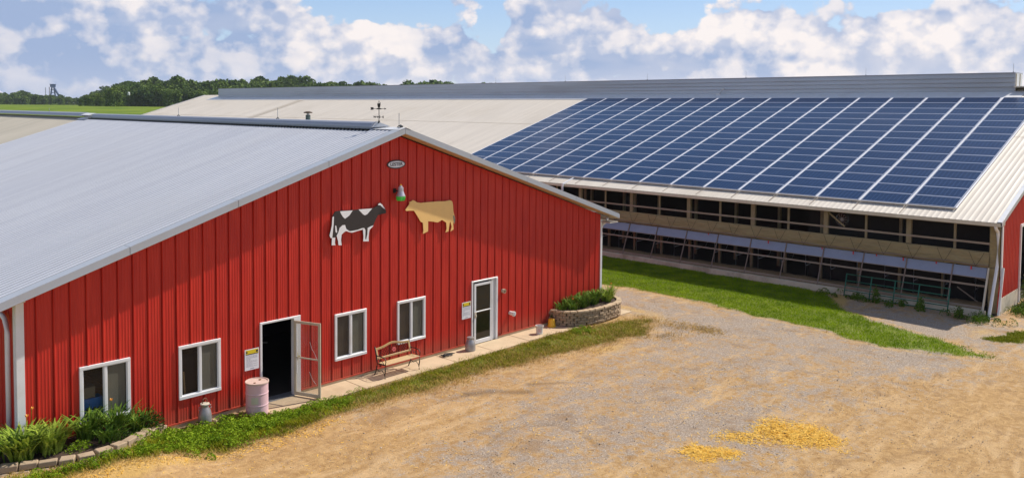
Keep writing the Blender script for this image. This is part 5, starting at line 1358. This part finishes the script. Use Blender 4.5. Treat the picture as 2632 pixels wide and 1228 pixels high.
for ang in (0, PI / 2):
    c_, s_ = math.cos(ang), math.sin(ang); dx_, dy_ = R_.x * c_ - R_.y * s_, R_.x * s_ + R_.y * c_
    b.bar((-dx_ * .11, -dy_ * .11, .21), (dx_ * .11, dy_ * .11, .21), .012, .012)
b.build('compass_arms', M['black'], va)
for (t_, s_, ang) in (('W', -1, 0), ('E', 1, 0), ('N', -1, PI / 2), ('S', 1, PI / 2)):
    dx_ = R_.x * math.cos(ang) - R_.y * math.sin(ang); dy_ = R_.x * math.sin(ang) + R_.y * math.cos(ang)
    o = text_mesh(t_, .09, va, M['black'], (dx_ * s_ * .13, dy_ * s_ * .13, .21), name='letter', bold=.004); o.rotation_euler = (PI / 2, 0, math.atan2(R_.y, R_.x))
b = MB(); q = lambda s, z, o=.0: (R_.x * s - R_.y * o, R_.y * s + R_.x * o, z)
b.bar(q(-.24, .47), q(.20, .47), .012, .014)
def plate(pts):
    n = len(pts); b.add([q(s, z, -.005) for s, z in pts] + [q(s, z, .005) for s, z in pts], [tuple(range(n)), tuple(range(2 * n - 1, n - 1, -1))] + [(i, (i + 1) % n, n + (i + 1) % n, n + i) for i in range(n)])
plate([(-.27, .43), (-.17, .44), (-.17, .51), (-.27, .515), (-.25, .47)]); plate([(.17, .44), (.235, .47), (.17, .50)]); plate([(-.08, .45), (.09, .45), (.05, .49), (-.06, .49)])
plate([(-.03, .50), (.03, .50), (.045, .58), (.05, .68), (.02, .63), (.0, .66), (-.03, .62), (-.055, .66), (-.05, .58)])
b.build('arrow', M['black'], va)

# green tube gate leaning on the barn side
gate = thing('tube_gate', (9.7, -7.9, -.1), 'green tubular farm gate leaning against the side of the cattle barn', 'gate')
gp = lambda y, f: (f * .28, y + 7.9, f * .93 - .02)
for f in (.04, .25, .46, .68, .97): b = MB(); b.tube([gp(-5.86, f), gp(-10.0, f)], .020, 8); b.build('rail', M['green_gate'], gate, smooth=True)
for y_ in (-5.86, -6.93, -7.9, -8.85, -10.0): b = MB(); b.tube([gp(y_ + .0, -.02), gp(y_, 1.0)], .024, 8); b.build('upright', M['green_gate'], gate, smooth=True)
# grey pipe gate in the end doorway
g2 = thing('pipe_gate', (13.9, -11.9, -.1), 'rusty pipe gate standing open in the end doorway at the right edge', 'gate')
b = MB(); b.box(-.06, .06, -.06, .06, 0, 1.15); b.build('post', M['rust'], g2)
for z_ in (.35, .62, .88, 1.12): b = MB(); b.tube([(0, 0, z_), (2.6, -.2, z_ + .05)], .022, 8); b.build('rail', M['galv'], g2, smooth=True)
b = MB(); b.tube([(-.2, .1, 1.15), (.5, .1, 1.75)], .03, 8); b.build('brace', M['cream'], g2)

# ================================================================== SOLAR ARRAY
sa = thing('solar_array', (XP, 21.53, ZP), 'large blue solar array of sixteen columns on the cream roof', 'solar panels')
PW, PL = 1.9601, 15.7313 / 15
w, l = 1.83, 1.015
def panel_mesh():
    b = MB(); f = .023; x0, x1, y0, y1 = -w / 2, w / 2, -l / 2, l / 2
    b.add([(x0, y0, 0), (x1, y0, 0), (x1, y1, 0), (x0, y1, 0), (x0 + f, y0 + f, 0), (x1 - f, y0 + f, 0), (x1 - f, y1 - f, 0), (x0 + f, y1 - f, 0),
           (x0, y0, -.04), (x1, y0, -.04), (x1, y1, -.04), (x0, y1, -.04)],
          [(0, 1, 5, 4), (1, 2, 6, 5), (2, 3, 7, 6), (3, 0, 4, 7), (0, 8, 9, 1), (1, 9, 10, 2), (2, 10, 11, 3), (3, 11, 8, 0), (11, 10, 9, 8)], 0)
    b.add([(x0 + f, y0 + f, -.003), (x1 - f, y0 + f, -.003), (x1 - f, y1 - f, -.003), (x0 + f, y1 - f, -.003)], [(0, 1, 2, 3)], 1)
    return b.mesh('solar_panel', [M['solar_frame'], M['solar']])
pm = panel_mesh(); U_ = Vector((0, -1, 0)); V_ = Vector((math.cos(TH), 0, math.sin(TH))); N_ = U_.cross(V_)
Rm = Matrix((U_, V_, N_)).transposed().to_4x4()
base = Vector((XP, 21.5262, ZP))
for i in range(16):
    for j in range(15):
        o = bpy.data.objects.new('solar_panel', pm); col.objects.link(o); o.parent = sa
        c = U_ * (PW * (i + .5)) + V_ * (PL * (j + .5)) + N_ * random.uniform(-.004, .004)
        mm = Matrix.Rotation(random.uniform(-.008, .008), 4, 'Y') @ Rm; mm.translation = c; o.matrix_local = mm
def strip(u0, u1, v0, v1, n0, n1, nm, mt):
    b = MB(); vs = []
    for nn in (n0, n1):
        for (uu, vv) in ((u0, v0), (u1, v0), (u1, v1), (u0, v1)): vs.append(U_ * uu + V_ * vv + N_ * nn)
    b.add(vs, [(0, 1, 2, 3), (7, 6, 5, 4), (0, 4, 5, 1), (1, 5, 6, 2), (2, 6, 7, 3), (3, 7, 4, 0)]); return b.build(nm, mt, sa)
for i in range(17):
    u = PW * i; hw_ = .036 if 0 < i < 16 else .03
    strip(u - hw_, u + hw_, -.0, PL * 15, -.030, -.006, 'rail', M['rail_white'])
strip(0, PW * 16, -.06, -.02, -.05, -.02, 'edge_strip', M['roof_edge'])
for i in range(16):
    for f in (.2, .8): strip(PW * (i + f) - .02, PW * (i + f) + .02, -.03, .06, -.115, -.045, 'bracket', M['galv'])
for i in range(1, 16): strip(PW * i - .01, PW * i + .01, -.80, -.02, -.095, -.08, 'cable', M['wood_grey'])

# ================================================================== DISTANCE
TREES = [(14.0, .72), (15.9, .79), (17.2, .62), (18.6, .5), (18.9, .58), (19.4, .94), (20.7, 1.35), (21.4, 1.72), (22.97, 1.90), (23.9, 2.0), (27.6, 2.03), (30.1, 2.05), (32.6, 2.02), (35.2, 1.9), (37.8, 1.83), (39.2, 2.03), (40.4, 1.98), (42.0, 1.96), (43.1, 1.92), (44.0, 1.88), (46, 1.6), (50, 1.2), (56, 1.0), (90, .9)]
ta = np.array([q[0] for q in TREES]); te = np.array([q[1] for q in TREES])
def forest(name, a0, a1, da, rows, seed, clumps, tsize, kk=1.0):
    r = np.random.default_rng(seed); Cs = []; Ss = []; Sh = []
    for ri, rr in enumerate(rows):
        a_ = a0 + r.uniform(0, da)
        while a_ < a1:
            az_ = math.radians(a_ + r.normal(0, da * .25)); R0 = rr * r.uniform(.97, 1.03)
            x_, y_ = CAM.x + R0 * math.sin(az_), CAM.y + R0 * math.cos(az_); g = float(hgt(x_, y_))
            e_ = np.interp(math.degrees(az_), ta, te) * (1 - .13 * (len(rows) - 1 - ri) * r.uniform(.3, 1)) * r.uniform(.80, 1.06)
            top = CAM.z + R0 * math.tan(math.radians(e_)); H = max(top - g, 4); W_ = H * r.uniform(.34, .66)
            n = clumps; u = r.normal(0, 1, (n, 3)); u /= np.linalg.norm(u, axis=1)[:, None]
            lobes = r.normal(0, 1, (14, 3)); lobes[:, 2] = np.abs(lobes[:, 2]) * 1.0 - .2; lobes /= np.linalg.norm(lobes, axis=1)[:, None]
            wv = r.integers(0, 14, n); C = (u * (.34 * r.uniform(.6, 1, n)[:, None]) + lobes[wv] * .62) * np.array([W_, W_, H * .46]) + np.array([x_, y_, g + H * .50])
            C[:, 2] = np.minimum(C[:, 2], top + .3); C[:, 2] = np.maximum(C[:, 2], g + .3)
            k_ = r.random(n) < .22; C[k_, 2] = g + r.uniform(0, .5, k_.sum()) * H
            Cs.append(C); Ss.append(np.full(n, tsize * H / 16))
            a_ += da * r.uniform(.7, 1.3)
    C = np.concatenate(Cs); S = np.concatenate(Ss)[:, None] * r.uniform(.5, 1.3, (len(C), 1)); n = len(C)
    a = r.normal(0, 1, (n, 3)); a /= np.linalg.norm(a, axis=1)[:, None]; b_ = np.cross(a, r.normal(0, 1, (n, 3))); b_ /= np.linalg.norm(b_, axis=1)[:, None]
    V = np.stack([C - a * S, C + b_ * S * .8, C + a * S, C - b_ * S * .8], 1).reshape(-1, 3)
    o = link_mesh(name, fast_mesh(name, V, np.arange(4 * n).reshape(n, 4), np.arange(n) * 4, M['tree'])); tag(o, kind='stuff'); return o
forest('woodland', 18.8, 46.5, .72, (428, 440, 456, 475, 505), 81, 1900, .70)
forest('far_woodland', 13, 21.5, .42, (760, 790, 820, 850), 82, 900, 1.15)

# winding tower and masts far away over the trees
def at(azd, R0): a_ = math.radians(azd); return CAM.x + R0 * math.sin(a_), CAM.y + R0 * math.cos(a_)
tx_, ty_ = at(17.25, 1500); wt_ = thing('winding_tower', (tx_, ty_, 6.8), 'dark blue winding tower rising over the distant trees at the far left', 'tower')
b = MB()
for s in (-1, 1):
    b.bar((s * 5.5 * R_.x, s * 5.5 * R_.y, 0), (s * 1.6 * R_.x, s * 1.6 * R_.y, 27), 1.6, 1.6)
for z_ in (8, 13, 18, 23): b.bar((-3.6 * R_.x, -3.6 * R_.y, z_), (3.6 * R_.x, 3.6 * R_.y, z_), .9, .9)
b.box(-3, 3, -2, 2, 0, 14); b.build('tower_frame', M['headframe'], wt_)
b = MB(); b.box(-3.4, 3.4, -2.4, 2.4, 27, 31); b.box(-4.2, 4.2, -2.8, 2.8, 31, 31.8); b.build('head_house', M['headframe'], wt_)
b = MB(); b.bar((2 * R_.x, 2 * R_.y, 26), (17 * R_.x, 17 * R_.y, 0), 2.2, 2.2); b.build('backstay', M['headframe'], wt_)
for azd, h_, lb in ((16.86, 27, 'thin grey mast left of the distant blue tower'), (17.06, 28, 'thin reddish mast just left of the distant blue tower')):
    mx_, my_ = at(azd, 1500); b = MB(); b.tube([(mx_, my_, 6), (mx_, my_, 6 + h_)], .5, 6); tag(b.build('mast', M['rust'] if 'red' in lb else M['galv'], None), lb, 'mast')
fx_, fy_ = at(14.15, 900); fh = thing('far_shed', (fx_, fy_, float(hgt(fx_, fy_))), 'pale shed roof showing at the far left edge beyond the field', 'shed', rz=.3)
b = MB(); b.box(-40, 4.0, -8, 8, -2, 11.0); b.build('wall', M['curb'], fh)
b = MB(); b.add([(-41, -9, 10.6), (5.0, -9, 10.6), (5.0, 0, 13.6), (-41, 0, 13.6), (-41, 9, 10.6), (5.0, 9, 10.6)], [(0, 1, 2, 3), (3, 2, 5, 4), (0, 3, 4), (1, 5, 2)]); b.build('roof', M['roof_new'], fh, recalc=False)
wx_, wy_ = at(21.41, 425); g_ = float(hgt(wx_, wy_)); mk = thing('white_marker', (wx_, wy_, g_), 'small white marker against the dark wood beyond the field', 'marker')
b = MB(); b.lathe(0, 0, [(0, 5.2), (.5, 5.2), (.55, 6.2), (.25, 6.7), (0, 6.7)], 10); b.build('head', M['white'], mk)
b = MB(); b.box(-.04, .04, -.04, .04, -.2, 5.2); b.build('pole', M['trunk'], mk)

# ================================================================== AIR
hm = bpy.data.materials.new('thin_haze'); hm.use_nodes = True; hm.node_tree.nodes.clear(); ht = NT(hm.node_tree)
ho = ht.n('ShaderNodeOutputMaterial'); pv = ht.n('ShaderNodeVolumePrincipled'); ht.link(pv.outputs[0], ho.inputs['Volume'])
pv.inputs['Color'].default_value = (.80, .88, 1.0, 1); pv.inputs['Density'].default_value = .00012; pv.inputs['Anisotropy'].default_value = .2
b = MB(); b.box(-3800, 3800, -3800, 3800, -1.4, 46.0); hz = b.build('haze', hm, None); hz['kind'] = 'stuff'
